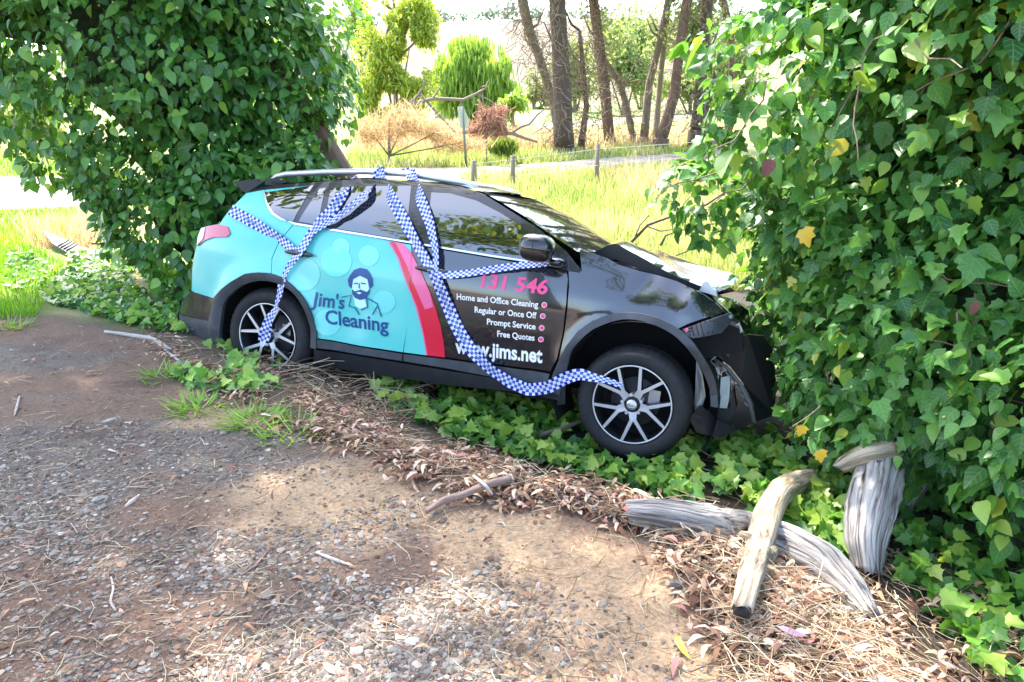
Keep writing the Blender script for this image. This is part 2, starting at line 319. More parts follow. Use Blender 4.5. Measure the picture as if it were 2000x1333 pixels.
bp = t.nodes.new('ShaderNodeBump'); bp.inputs['Strength'].default_value = .8; bp.inputs['Distance'].default_value = .02; t.links.new(n.outputs['Fac'], bp.inputs['Height']); t.links.new(bp.outputs[0], p.inputs['Normal']); p.inputs['Roughness'].default_value = .95
ground = tag(link('ground', me, mg), kind='structure')

def strip(name, left, right, mat, lift=.03, n=60, m=6):            # a track draped on the terrain between two pixel-traced edges
    L = np.array([T(*q)[:2] for q in left]); R = np.array([T(*q)[:2] for q in right])
    def rs(P):
        l = np.r_[0, np.cumsum(np.linalg.norm(np.diff(P, axis=0), axis=1))]; q = np.linspace(0, l[-1], n); return np.c_[np.interp(q, l, P[:, 0]), np.interp(q, l, P[:, 1])]
    L, R = rs(L), rs(R); V = []
    for k in range(m + 1):
        q = L + (R - L) * k / m
        if k in (0, m): q = q + RNG.normal(0, .12, q.shape)
        V.append(np.c_[q, height(q[:, 0], q[:, 1]) + lift * (0 if k in (0, m) else 1)])
    V = np.concatenate(V); F = [(k * n + i, k * n + i + 1, (k + 1) * n + i + 1, (k + 1) * n + i) for k in range(m) for i in range(n - 1)]
    return tag(link(name, mesh_py(name, V, F, True), mat), kind='structure')
m_track = simple('pale_gravel_track', (.30, .25, .20), .95, noise=.5, nscale=1.6, bump=.8)
strip('gravel_track', [(-500, 425), (0, 412), (130, 405), (500, 372), (930, 347), (1100, 336), (1300, 318), (1420, 305)], [(-500, 350), (0, 347), (130, 345), (500, 335), (930, 327), (1100, 316), (1300, 302), (1420, 293)], m_track, .05)
strip('far_driveway', [(1020, 262), (1100, 250), (1200, 243), (1300, 233), (1500, 226)], [(1020, 248), (1100, 241), (1200, 235), (1300, 227), (1500, 221)], m_track, .08)

# ------------------------------------------------------------------ leaf machinery
def fan(outline, ctr, z):
    V = [(*ctr, z(*ctr))] + [(x, y, z(x, y)) for x, y in outline]; n = len(outline)
    return np.array(V), np.array([(0, 1 + i, 1 + (i + 1) % n) for i in range(n)])
_h = [(.0, .0), (.20, -.06), (.36, .06), (.52, .16), (.36, .30), (.42, .56), (.22, .60), (.12, .82), (0, 1.0)]
LOBED = fan(_h + [(-x, y) for x, y in _h[-2:0:-1]], (0, .30), lambda x, y: .22 * abs(x) - .25 * (y - .2) ** 2)
_o = [(0, 0), (.24, .03), (.37, .22), (.34, .48), (.18, .76), (0, 1.0)]
_oo = _o + [(-x, y) for x, y in _o[-2:0:-1]]
OVATE = fan(_oo, (0, .38), lambda x, y: .20 * abs(x) - .22 * (y - .2) ** 2)
_g = [(0, 0), (.09, .2), (.12, .45), (.08, .75), (0, 1.0), (-.08, .75), (-.12, .45), (-.09, .2)]
GUM = (np.array([(x + .18 * math.sin(y * 2.6), y, .25 * abs(x) * 2 + .12 * math.sin(y * 4)) for x, y in _g]), np.array([(0, 1, 7), (1, 2, 6), (1, 6, 7), (2, 3, 5), (2, 5, 6), (3, 4, 5)]))
QUAD = (np.array([(-.3, 0, 0), (.3, 0, 0), (.38, .55, .08), (0, 1, -.05), (-.38, .55, .08)]), np.array([(0, 1, 2), (0, 2, 4), (4, 2, 3)]))
BLADE = (np.array([(-.5, 0, 0), (.5, 0, 0), (.3, .55, .05), (-.3, .55, .05), (0, 1, .22)]), np.array([(0, 1, 2), (0, 2, 3), (3, 2, 4)]))
def basis(tip, out):
    y = nrm(tip); z = nrm(out - y * np.sum(out * y, 1, keepdims=True)); x = np.cross(y, z); return x, y, z
def leaf_mesh(name, tpl, p, tip, out, size, rnd, wid=None):
    x, y, z = basis(tip, out); tv, tf = tpl; n, k = len(p), len(tv)
    size = np.broadcast_to(size, (n,)); wid = size if wid is None else np.broadcast_to(wid, (n,))
    V = p[:, None] + wid[:, None, None] * tv[None, :, 0:1] * x[:, None] + size[:, None, None] * (tv[None, :, 1:2] * y[:, None]) + wid[:, None, None] * (tv[None, :, 2:3] * z[:, None])
    F = (tf[None] + (np.arange(n) * k)[:, None, None]).reshape(-1, 3)
    return mesh_np(name, V.reshape(-1, 3), F, uv=np.tile(tv[:, :2], (n, 1)), attr=np.repeat(rnd, k))
TPLM = {}
def single(name, key, tpl, mat, p, tip, out, size, parent=None):
    k = (key, mat.name)
    if k not in TPLM:
        TPLM[k] = mesh_np(key + '_leaf', tpl[0], tpl[1], uv=tpl[0][:, :2]); TPLM[k].materials.append(mat)
    o = bpy.data.objects.new(name, TPLM[k]); COL.objects.link(o)
    x, y, z = basis(tip[None], out[None]); m = Matrix.Identity(4)
    for r in range(3):
        m[r][0] = x[0][r] * size; m[r][1] = y[0][r] * size; m[r][2] = z[0][r] * size; m[r][3] = p[r]
    if parent is not None:
        o.parent = parent; o.matrix_parent_inverse = Matrix.Translation(-parent.location)
    o.matrix_basis = m; return o
def proj(p):
    d = p - CAM; Z = d @ FW; return 1000 + FPX * (d @ RT) / Z, 666.5 - FPX * (d @ UP) / Z, Z

def ell_points(ells, n, clumps=0, inner=.7):
    P = []; O = []; A = np.array([e[3] * e[5] + e[4] * e[5] + e[3] * e[4] for e in ells]); A = A / A.sum()
    for e, w_ in zip(ells, A):
        k = int(n * w_); d = nrm(RNG.standard_normal((k, 3))); c_, r_ = np.array(e[:3]), np.array(e[3:])
        rr = RNG.uniform(inner, 1.06, (k, 1)) ** 1; q = c_ + d * r_ * rr; o = nrm(d / r_)
        P.append(q); O.append(o)
    P = np.concatenate(P); O = np.concatenate(O); keep = np.ones(len(P), bool)
    for e in ells:
        q = (P - np.array(e[:3])) / np.array(e[3:]); keep &= np.linalg.norm(q, axis=1) > inner - .02
    view = nrm(CAM - P); f = np.sum(view * O, 1); keep &= (f > -.25) | (RNG.random(len(P)) < .3)
    keep &= P[:, 2] > height(P[:, 0], P[:, 1]) + .02
    P, O = P[keep], O[keep]
    # clumping: push groups of leaves in and out, leaving darker hollows
    k = fbm(P[:, 0] * 2.3 + P[:, 1] * 1.1, P[:, 2] * 2.6, 21, 3)
    k2 = fbm(P[:, 0] * 5.5 + P[:, 1] * 3, P[:, 2] * 6, 23, 2); P = P + O * ((k - .5) * .75 + (k2 - .5) * .22)[:, None]
    return P, O
def ivy_bush(root, ells, n, size, tplk, tpl, mat, mat_o, bias, tpl2=None):
    P, O = ell_points(ells, n); n = len(P); up = np.array([0, 0, 1.])
    tip = nrm(-up * .9 + O * .7 + RNG.normal(0, .6, (n, 3))); out = nrm(O * .7 + up * .65 + RNG.normal(0, .42, (n, 3)))
    sz = size * np.exp(RNG.normal(0, .27, n)); alt = (fbm(P[:, 0] * 2.2, P[:, 2] * 2.2, 17) + RNG.normal(0, .12, n) > .5) if tpl2 is not None else np.zeros(n, bool); rnd = np.clip(RNG.beta(2, 2.4, n) + bias * (fbm(P[:, 0] * 1.7, P[:, 2] * 1.7, 31) - .5) + .7 * (fbm(P[:, 0] * 5, P[:, 2] * 5, 33, 2) - .5), 0, 1)
    u, v, Z = proj(P + O * 0); ok = (Z > .5) & (u > 0) & (u < 2000) & (v > 0) & (v < 1300)
    ap = sz / Z * 1.0 + .0; ap = ap * (np.sum(out * nrm(CAM - P), 1) > .25)
    # nearest leaf in each 22 px cell is a candidate for an object of its own
    order = np.argsort(Z); seen = set(); cand = []
    for i in order:
        if not ok[i] or ap[i] <= 0: continue
        key_ = (int(u[i] // 24), int(v[i] // 24))
        if key_ in seen: continue
        seen.add(key_); cand.append(i)
    cand = np.array(cand); cand = cand[np.argsort(-ap[cand])][:300]
    msk = np.ones(n, bool); msk[cand] = False
    for i in cand: single('leaf', 'ovate' if alt[i] else tplk, tpl2 if alt[i] else tpl, mat_o, P[i], tip[i], out[i], sz[i], root)
    for q_, tp_ in ((msk & ~alt, tpl), (msk & alt, tpl2)):
        if q_.any(): fo = link('foliage', leaf_mesh('foliage', tp_, P[q_], tip[q_], out[q_], sz[q_], rnd[q_], sz[q_] * RNG.uniform(.7, 1.15, q_.sum())), mat, root); fo['kind'] = 'stuff'
    # shaded interior: solid dark ellipsoids, shade put into their colour, close the mass
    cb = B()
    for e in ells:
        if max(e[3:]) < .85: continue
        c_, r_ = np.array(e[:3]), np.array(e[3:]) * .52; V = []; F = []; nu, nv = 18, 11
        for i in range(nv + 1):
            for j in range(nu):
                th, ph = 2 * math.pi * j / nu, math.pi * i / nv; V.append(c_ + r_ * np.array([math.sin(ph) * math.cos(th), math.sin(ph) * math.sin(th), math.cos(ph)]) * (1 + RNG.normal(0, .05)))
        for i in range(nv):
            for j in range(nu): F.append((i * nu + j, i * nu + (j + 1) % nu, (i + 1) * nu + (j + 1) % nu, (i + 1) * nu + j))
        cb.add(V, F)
    cb.build('dark_core', m_core, root)
    return P, O
def buds(root, P, O, n, r, mats=m_bud):
    u, v, Z = proj(P); ok = np.where((u > -50) & (u < 2050) & (v > -50) & (v < 1000) & (np.sum(O * nrm(CAM - P), 1) > .1))[0]; ok = RNG.choice(ok, n)
    bb = B(); st = B()
    for i in ok:
        base = P[i]; tipp = base + O[i] * RNG.uniform(.06, .14) + np.array([0, 0, RNG.uniform(.0, .06)])
        st.tube([base, (base + tipp) / 2 + RNG.normal(0, .006, 3), tipp], .0022, 3, False)
        k = r * RNG.uniform(.6, 1.25); V = [tipp + k * np.array(q) for q in [(1, 0, 0), (-1, 0, 0), (0, 1, 0), (0, -1, 0), (0, 0, 1), (0, 0, -1)]]
        bb.add(V, [(0, 2, 4), (2, 1, 4), (1, 3, 4), (3, 0, 4), (2, 0, 5), (1, 2, 5), (3, 1, 5), (0, 3, 5)])
    o = bb.build('flower_buds', mats, root); o['kind'] = 'stuff'; o = st.build('flower_stalks', m_will, root); o['kind'] = 'stuff'

# ------------------------------------------------------------------ the car
Z_R, Z_F = 5.15, 4.34
HR = CAM + ray(516, 650) * Z_R; HF = CAM + ray(1233, 792) * Z_F
ex = nrm(HF - HR); ey = nrm(np.array([-ex[1], ex[0], 0])); ez = np.cross(ex, ey); ey = nrm(ey - .145 * ez); ez = np.cross(ex, ey); WB = float(np.linalg.norm(HF - HR))
CARM = Matrix(((ex[0], ey[0], ez[0], HR[0]), (ex[1], ey[1], ez[1], HR[1]), (ex[2], ey[2], ez[2], HR[2]), (0, 0, 0, 1)))
def Pc(u, v, y=0.):                                                # pixel -> car coordinates on the lengthwise plane at y
    d = ray(u, v); t_ = (y - (CAM - HR) @ ey) / (d @ ey); q = CAM + t_ * d - HR; return float(q @ ex), float(q @ ez)
def Wc(x, y, z): return HR + ex * x + ey * y + ez * z
WID = 1.74
def ysurf(x, z):
    x = np.asarray(x, float); z = np.asarray(z, float)
    y = np.interp(z, [-.4, -.2, -.05, .1, .35, .52, .60, .66, .78, .86, 1.0, 1.15, 1.3], [.10, .07, .035, .03, .004, -.008, -.004, .008, .04, .07, .145, .24, .38])
    y = y + .25 * np.clip((-.30 - x) / .75, 0, 1.05) ** 2 + .05 * sm(.8, 1.15, z) * sm(.6, -.6, x)
    y = y + .34 * np.clip((x - 2.85) / .8, 0, 2) ** 2
    y = y + .10 * sm(.55, .9, z) * sm(2.0, 3.0, x)
    for cx, cz, R_ in ((0, -.03, .46), (WB, -.01, .50)):
        r = np.hypot(x - cx, z - cz); y = y - .028 * np.exp(-((r - R_) / .07) ** 2)
    k = sm(2.75, 3.1, x) * sm(.25, .45, z); y = y + k * (.05 * np.sin(9 * x + 6 * z) + .035 * np.abs(np.sin(14 * x - 9 * z)) * sm(.4, .6, z)) + .012 * np.exp(-((x - 2.62 - .5 * (z - .7)) / .06) ** 2) * sm(.6, .72, z)
    return y
def surf(u, v, off=0.):
    y = 0.
    for _ in range(8):
        x, z = Pc(u, v, y); y = .5 * y + .5 * (float(ysurf(x, z)) + off)
    return x, y, z
def inset(poly, d):
    P = np.array(poly, float); A = .5 * np.sum(P[:, 0] * np.roll(P[:, 1], -1) - np.roll(P[:, 0], -1) * P[:, 1])
    e0 = nrm(P - np.roll(P, 1, 0)); e1 = nrm(np.roll(P, -1, 0) - P); n = nrm(np.c_[-(e0 + e1)[:, 1], (e0 + e1)[:, 0]])
    return P + n * d * (1 if A > 0 else -1)
def resample(poly, step):
    out = []; n = len(poly)
    for i in range(n):
        a, b = np.array(poly[i]), np.array(poly[(i + 1) % n]); k = max(1, int(np.linalg.norm(b - a) / step))
        out += [tuple(a + (b - a) * j / k) for j in range(k)]
    return out
def xz_panel(name, xz, mat, parent, off=0., grid=.035, gap=.0, thick=.012, yf=ysurf, far=False):
    poly = inset(xz, gap) if gap else np.array(xz); poly = resample(poly, grid); n = len(poly)
    P = np.array(poly); lo, hi = P.min(0), P.max(0)
    gxs, gzs = np.meshgrid(np.arange(lo[0] + grid * .5, hi[0], grid), np.arange(lo[1] + grid * .5, hi[1], grid)); q = np.c_[gxs.ravel(), gzs.ravel()]
    if len(q): q = q[inpoly(q[:, 0], q[:, 1], poly)]
    if len(q):
        q = q[np.min(np.linalg.norm(q[:, None] - P[None], axis=2), axis=1) > grid * .45]
    pts = [Vector(p_) for p_ in poly] + [Vector(p_) for p_ in q]
    V2, E2, F2, *_ = delaunay_2d_cdt(pts, [(i, (i + 1) % n) for i in range(n)], [], 1, 1e-6)
    X = np.array([v[0] for v in V2]); Zz = np.array([v[1] for v in V2]); Y = yf(X, Zz) + off
    if far: Y = WID - Y
    V = list(zip(X, Y, Zz)); F = []
    for f in F2:
        a_, b_, c_ = [V2[i] for i in f[:3]]; cr = (b_ - a_).cross(c_ - a_); f = list(f)
        F.append(tuple(f) if (cr > 0) != far else tuple(reversed(f)))
    if thick:
        edges = {}
        for f in F:
            for i in range(len(f)): edges[(f[i], f[(i + 1) % len(f)])] = 1
        bd = [e for e in edges if (e[1], e[0]) not in edges]; mp = {}
        sg = -1 if far else 1
        for e in bd:
            for i in e:
                if i not in mp: mp[i] = len(V); V.append(V[i]); V.append((V[i][0], V[i][1] + thick * sg, V[i][2]))   # separate rim verts keep the edge crisp
        for a_, b_ in bd: F.append((mp[b_], mp[a_], mp[a_] + 1, mp[b_] + 1))
    me = mesh_py(name, V, F, True); o = link(name, me, mat, parent, False); return o
def panel(name, px, mat, parent, off=0., **k):
    return xz_panel(name, [surf(u, v, off)[::2] for u, v in px], mat, parent, off, **k)
def strokes(name, lines, mat, parent, off, wpx=3):                 # thin printed strokes on the side
    b_ = B()
    for ln in lines:
        q = np.array(ln, float); tt = nrm(np.gradient(q, axis=0)); nn = np.c_[-tt[:, 1], tt[:, 0]] * wpx / 2
        V = [surf(*p_, off) for p_ in (q + nn)] + [surf(*p_, off) for p_ in (q - nn)]; k = len(q)
        b_.add(V, [(i, i + 1, k + i + 1, k + i) for i in range(k - 1)])
    return b_.build(name, mat, parent, False, False)
def text_on(name, s, a, b, capx, mat, parent, off=-.004, bold=.012, shear=0., ext=None):
    cu = bpy.data.curves.new('t', 'FONT'); cu.body = s; cu.offset = bold; cu.resolution_u = 3; cu.fill_mode = 'FRONT'
    to = bpy.data.objects.new('t', cu); COL.objects.link(to); bpy.context.view_layer.update()
    me = bpy.data.meshes.new_from_object(to.evaluated_get(bpy.context.evaluated_depsgraph_get())); bpy.data.objects.remove(to)
    n = len(me.vertices); co = np.empty(n * 3, dtype=np.float32); me.vertices.foreach_get('co', co); co = co.reshape(-1, 3)
    x = (co[:, 0] - co[:, 0].min()) / (co[:, 0].max() - co[:, 0].min()); yv = co[:, 1] / .70
    A = np.array(surf(*a, off))[[0, 2]]; Bq = np.array(surf(*b, off))[[0, 2]]; H = np.array(surf(a[0], a[1] - capx, off))[[0, 2]] - A
    q = A + x[:, None] * (Bq - A) + yv[:, None] * H + (shear * yv * abs(H[1]))[:, None] * nrm(Bq - A)
    out = np.c_[q[:, 0], ysurf(q[:, 0], q[:, 1]) + off, q[:, 1]].astype(np.float32); me.vertices.foreach_set('co', out.ravel()); me.name = name; me.update()
    return link(name, me, mat, parent, False)

suv = empty('damaged_car', (0, 0, 0), 'black and turquoise signwritten SUV with crushed nose, taped up beside the ivy', 'car'); suv.matrix_world = CARM; suv.matrix_basis = CARM
# dark inner shell
def prism(name, xz, y0_, y1_, mat, parent):
    n = len(xz); pts = [Vector(p_) for p_ in xz]; V2, E2, F2, *_ = delaunay_2d_cdt(pts, [(i, (i + 1) % n) for i in range(n)], [], 1, 1e-6)
    k = len(V2); V = [(v[0], y0_, v[1]) for v in V2] + [(v[0], y1_, v[1]) for v in V2]
    F = [tuple(f) for f in F2] + [tuple(reversed([i + k for i in f])) for f in F2]
    ed = {}
    for f in F2:
        for i in range(len(f)): ed[(f[i], f[(i + 1) % len(f)])] = 1
    for a_, b_ in ed:
        if (b_, a_) not in ed: F.append((b_, a_, a_ + k, b_ + k))
    return link(name, mesh_py(name, V, F), mat, parent, False)
def arc(cx, cz, r, a0, a1, n=14): return [(cx + r * math.cos(math.radians(a0 + (a1 - a0) * i / n)), cz + r * math.sin(math.radians(a0 + (a1 - a0) * i / n))) for i in range(n + 1)]
low = [(-.62, -.10), (-.45, -.14)] + arc(0, -.03, .45, 188, -8) + [(WB - .52, -.12)] + arc(WB, 0, .50, 190, 42) + [(3.25, .42), (3.2, .55), (2.55, .70), (2.2, .74), (.3, .78), (-.35, .74), (-.6, .45)]
prism('inner_shell', low, .13, .50, m_void, suv)
prism('underbody', [(-.66, -.12), (3.1, -.08), (3.15, .45), (2.3, .70), (.3, .76), (-.4, .72), (-.62, .4)], .505, 1.335, m_void, suv)
prism('cabin_interior', [(-.4, .77), (2.0, .76), (1.35, 1.04), (.2, 1.08), (-.25, 1.0)], .46, 1.28, m_void, suv)
prism('inner_shell', low, 1.34, 1.62, m_void, suv)
# side panels, traced on the photograph and laid on the body surface
Q = [(513, 371), (481, 377), (462, 396), (445, 414), (429, 437), (402, 442), (390, 458), (383, 481), (377, 505), (374, 531), (373, 569), (416, 584), (432, 566), (452, 551), (478, 536), (505, 533), (530, 535), (531, 505), (547, 470), (575, 437), (617, 359)]
quarter = panel('rear_quarter', Q, m_teal, suv, gap=.003)
RD = [(575, 437), (547, 470), (531, 505), (530, 535), (558, 549), (584, 574), (604, 607), (619, 661), (700, 676), (787, 689), (797, 630), (803, 560), (803, 478), (700, 458)]
rear_door = panel('rear_door', RD, m_teal, suv, gap=.003)
FD = [(803, 478), (803, 560), (797, 630), (787, 689), (870, 699), (980, 714), (1075, 727), (1088, 703), (1100, 650), (1107, 590), (1110, 545), (1107, 530), (1020, 514), (900, 494)]
front_door = panel('front_door', FD, m_black, suv, gap=.003)
FE = [(1110, 530), (1111, 560), (1108, 600), (1102, 650), (1091, 705), (1105, 678), (1129, 648), (1157, 628), (1191, 615), (1226, 611), (1267, 616), (1301, 629), (1324, 643), (1345, 633), (1368, 625), (1417, 609), (1396, 590), (1375, 575), (1363, 569), (1322, 549), (1287, 538), (1252, 530), (1209, 517), (1186, 504), (1156, 494), (1132, 488), (1136, 530)]
fender = panel('front_fender', FE, m_black, suv, gap=.002, grid=.025)
GH = [(481, 377), (515, 366), (560, 360), (614, 356), (717, 349), (825, 356), (900, 364), (945, 380), (990, 408), (1050, 446), (1107, 492), (1136, 530), (1110, 530), (1107, 529), (1020, 512), (900, 492), (803, 476), (700, 456), (571, 435), (611, 362), (513, 371)]
panel('window_surround', GH, m_gloss, suv, off=-.003, gap=.0)
panel('quarter_window', [(517, 376), (612, 362), (573, 432), (550, 428), (534, 418), (522, 398)], m_glass, suv, -.007)
panel('rear_door_window', [(624, 369), (636, 367), (622, 440), (583, 433)], m_glass, suv, -.007)
panel('rear_door_window', [(646, 368), (700, 364), (803, 363), (796, 470), (634, 443)], m_glass, suv, -.007)
fw = panel('front_door_window', [(842, 376), (879, 378), (930, 392), (975, 415), (1015, 440), (1045, 465), (1068, 490), (1062, 514), (960, 500), (837, 480)], m_glass, suv, -.007)
panel('window_chrome', [(575, 439), (700, 459), (840, 482), (960, 502), (1062, 517), (1062, 513.5), (960, 498.5), (840, 478.5), (700, 455.5), (578, 436), (548, 429.5), (531, 419), (519, 398), (513, 374), (516, 373), (522, 397), (534, 416), (549, 426.5)][::-1], m_chrome, suv, -.009, thick=.006)
panel('mirror_triangle', [(1076, 492), (1104, 515), (1106, 528), (1064, 519)], m_dark, suv, -.005)
panel('fender_trim', [(1109, 500), (1134, 526), (1132, 532), (1112, 529)], m_dark, suv, -.008)
panel('door_cladding', [(619, 663), (700, 678), (786, 692), (785, 706), (700, 693), (617, 680)], m_plas, suv, -.014, gap=.002)
panel('door_cladding', [(788, 692), (870, 702), (980, 717), (1074, 731), (1067, 754), (960, 737), (870, 720), (787, 706)], m_plas, suv, -.014, gap=.002)
panel('sill', [(612, 682), (700, 696), (870, 724), (1066, 756), (1096, 760), (1090, 782), (1000, 765), (870, 752), (700, 728), (612, 712)], m_dark, suv, .02)
def spl(P, n=4):                                                    # Catmull-Rom through traced points
    P = [np.array(p_, float) for p_ in P]; P = [2 * P[0] - P[1]] + P + [2 * P[-1] - P[-2]]; out = []
    for i in range(1, len(P) - 2):
        for j in range(n):
            t_ = j / n; a_, b_, c_, d_ = P[i - 1:i + 3]; out.append(tuple(.5 * (2 * b_ + (c_ - a_) * t_ + (2 * a_ - 5 * b_ + 4 * c_ - d_) * t_ ** 2 + (3 * b_ - a_ - 3 * c_ + d_) * t_ ** 3)))
    return out + [tuple(P[-2])]
AR = [(416, 584), (432, 566), (452, 551), (478, 536), (505, 533), (531, 536), (558, 549), (584, 574), (604, 607), (617, 652), (617, 682), (606, 680), (606, 640), (594, 606), (577, 578), (558, 562), (535, 552), (505, 549), (475, 557), (452, 574), (436, 596), (429, 640), (428, 694), (409, 694), (405, 640)]
AR = spl(AR[:10]) + AR[10:12] + spl(AR[12:22]) + AR[22:]
panel('arch_trim', AR, m_plas, suv, -.022, grid=.02, thick=.03)
AF = [(1078, 735), (1091, 705), (1105, 678), (1129, 648), (1157, 628), (1191, 615), (1226, 611), (1267, 616), (1301, 629), (1324, 643), (1346, 660), (1367, 688), (1384, 716), (1396, 743), (1402, 773), (1390, 773), (1377, 736), (1360, 705), (1336, 674), (1308, 650), (1267, 631), (1229, 624), (1198, 628), (1160, 643), (1134, 664), (1117, 685), (1110, 708), (1100, 752), (1092, 772), (1080, 768)]
AF = spl(AF[:15]) + spl(AF[15:28]) + AF[28:]
panel('arch_trim', AF, m_plas, suv, -.022, grid=.02, thick=.03)
panel('mud_flap', [(1090, 760), (1104, 752), (1104, 790), (1088, 792)], m_dark, suv, .02)
lamp = panel('tail_light', [(393, 445), (426, 438), (444, 443), (449, 457), (442, 463), (416, 464), (399, 470), (384, 481), (386, 462)], m_lens, suv, -.012, gap=.001)
panel('lamp_edge', [(392, 447), (400, 445), (396, 466), (384, 480), (386, 462)], m_clear, lamp, -.018)
panel('rear_bumper', [(374, 570), (353, 588), (345, 613), (409, 627), (416, 585)], m_gloss, suv, -.008)
panel('bumper_skirt', [(344, 614), (344, 630), (350, 647), (358, 660), (407, 671), (410, 628)], m_plas, suv, -.004)
# far side (mirror image, one sheet)
xz = [surf(u, v)[::2] for u, v in Q[:17] + [(558, 549), (584, 574), (604, 607), (619, 661), (787, 689), (1075, 727)] + FE[4:-1]]
xz_panel('far_side', xz + [(.3, .80)], m_black, suv, .0, far=True)
xz_panel('far_windows', [surf(u, v)[::2] for u, v in GH], m_gloss, suv, .006, far=True)
def loft(name, px, mat, crown=(0, 0, 0), off=0., n=14, thick=0, ys=None, inn=0.):   # sheet from a traced near edge to its mirror image on the far side
    E = np.array([surf(u, v, off) for u, v in px]) if ys is None else np.array([(Pc(u, v, y_)[0], y_, Pc(u, v, y_)[1]) for (u, v), y_ in zip(px, ys)])
    V = []; k = len(E)
    for j in range(n + 1):
        t_ = j / n; bow = 1 - (2 * t_ - 1) ** 2
        for q_, (x, y, z) in enumerate(E): V.append((x + (crown[0][q_] if isinstance(crown[0], (list, tuple)) else crown[0]) * bow, y + inn + (WID - 2 * y - 2 * inn) * t_, z + crown[2] * bow))
    F = [(j * k + i, j * k + i + 1, (j + 1) * k + i + 1, (j + 1) * k + i) for j in range(n) for i in range(k - 1)]
    return link(name, mesh_py(name, V, F, True), mat, suv, False)
ROOF = [(498, 352), (520, 356), (560, 358), (617, 354), (717, 347), (825, 354), (900, 362), (935, 372)]
loft('roof', ROOF + [(940, 375)], m_black, ((0, 0, 0, 0, 0, 0, .02, .04, .05), 0, .02))
loft('windscreen', [(938, 373), (966, 388), (1020, 420), (1080, 462), (1128, 492)], m_wind, ((.05, .06, .08, .10, .12), 0, .0))
loft('tailgate', [(481, 377), (462, 396), (445, 414), (429, 437), (402, 442), (384, 478), (374, 531), (373, 569)], m_teal, (-.06, 0, 0))
loft('rear_bumper_bar', [(374, 569), (353, 588), (345, 613), (344, 630), (358, 660), (407, 671)], m_plas, (-.06, 0, 0))
sp = [Pc(459, 356, .45), Pc(503, 350, .42), Pc(520, 352, .42), Pc(480, 378, .42)]
V = [(x, y_, z) for y_ in (.42, WID - .42) for x, z in sp]; spo = link('spoiler', mesh_py('spoiler', V, [(3, 2, 1, 0), (4, 5, 6, 7), (0, 1, 5, 4), (1, 2, 6, 5), (2, 3, 7, 6), (3, 0, 4, 7)]), m_dark, suv, False)
for far in (0, 1):                                                  # roof rails
    pts = []; rad = []
    for (u, v) in [(528, 349), (541, 341), (560, 337), (636, 333), (717, 332), (798, 337), (852, 345), (906, 354), (932, 364)]:
        x, z = Pc(u, v, .40); pts.append((x, WID - .40 if far else .40, z - .012))
    b_ = B(); b_.tube(pts, [.012, .02, .022, .022, .022, .022, .022, .02, .012], 8); b_.build('roof_rail', m_silver, suv, True, False)
    for (u, v) in [(538, 350), (890, 360)]:
        x, z = Pc(u, v, .40); b_ = B(); b_.box((x, WID - .40 if far else .40, z - .025), (.16, .035, .05)); b_.build('rail_foot', m_dark, suv, False, False)
# bonnet: buckled up at its rear corner, gap along the wing
nb = [(1160, 493, .24), (1200, 473, .20), (1226, 489, .19), (1252, 502, .18), (1287, 523, .18), (1322, 541, .19), (1363, 557, .24), (1400, 572, .34)]
N_ = np.array([(Pc(u, v, y_)[0], y_, Pc(u, v, y_)[1]) for u, v, y_ in nb]); lq = np.linspace(0, len(N_) - 1, 43); N0 = N_
N_ = np.c_[[np.interp(lq, range(len(N0)), N0[:, j]) for j in range(3)]].T; N_[2:-2, 2] = np.convolve(N_[:, 2], np.ones(5) / 5, 'same')[2:-2]; V = []; kk = 40
for j in range(kk + 1):
    t_ = j / kk
    for i, (x, y, z) in enumerate(N_):
        far_z = np.interp(x, [2.2, 2.6, 3.0, 3.4], [.85, .84, .76, .60]); bow = 1 - (2 * t_ - 1) ** 2; fr = float(sm(2.5, 3.2, x)); yy = y + (WID - 2 * y) * t_
        cr_ = float(fbm(np.array([x * 3 + yy * 1.5]), np.array([yy * 2.2 - x]), 41, 2)[0]) - .5; fold = abs(math.sin(6 * x + 3.2 * yy)) ** .6 - .6
        V.append((x + .12 * bow * fr, yy, z * (1 - t_) + far_z * t_ + .045 * bow + (min(1, t_ * 6)) * (cr_ * .07 * (.3 + fr) + fold * .022 * fr)))
k = len(N_); F = [(j * k + i, j * k + i + 1, (j + 1) * k + i + 1, (j + 1) * k + i) for j in range(kk) for i in range(k - 1)]
bon = link('bonnet', mesh_py('bonnet', V, F, True), m_black, suv, False)
lip = [(p_[0], p_[1] + .01, p_[2] - d_) for p_, d_ in zip(N_, np.interp(lq, range(8), (.015, .10, .085, .075, .06, .05, .03, .02)))]; V = [tuple(p_) for p_ in N_] + lip
link('bonnet_lip', mesh_py('bonnet_lip', V, [(i, i + 1, k + i + 1, k + i) for i in range(k - 1)], True), m_dark, bon, False)
eb = B()                                                            # engine bay seen through the gap
for (x, y, z, a_, b__, c_) in [(2.45, .45, .70, .35, .3, .1), (2.75, .5, .62, .3, .35, .14), (2.95, .42, .52, .22, .2, .12), (2.6, .95, .66, .5, .5, .1)]: eb.box((x, y, z), (a_, b__, c_))
eb.tube([(2.4, .3, .77), (2.7, .3, .72), (2.95, .32, .6)], .018, 6); eb.build('engine_bay', m_dark, suv, False, False)
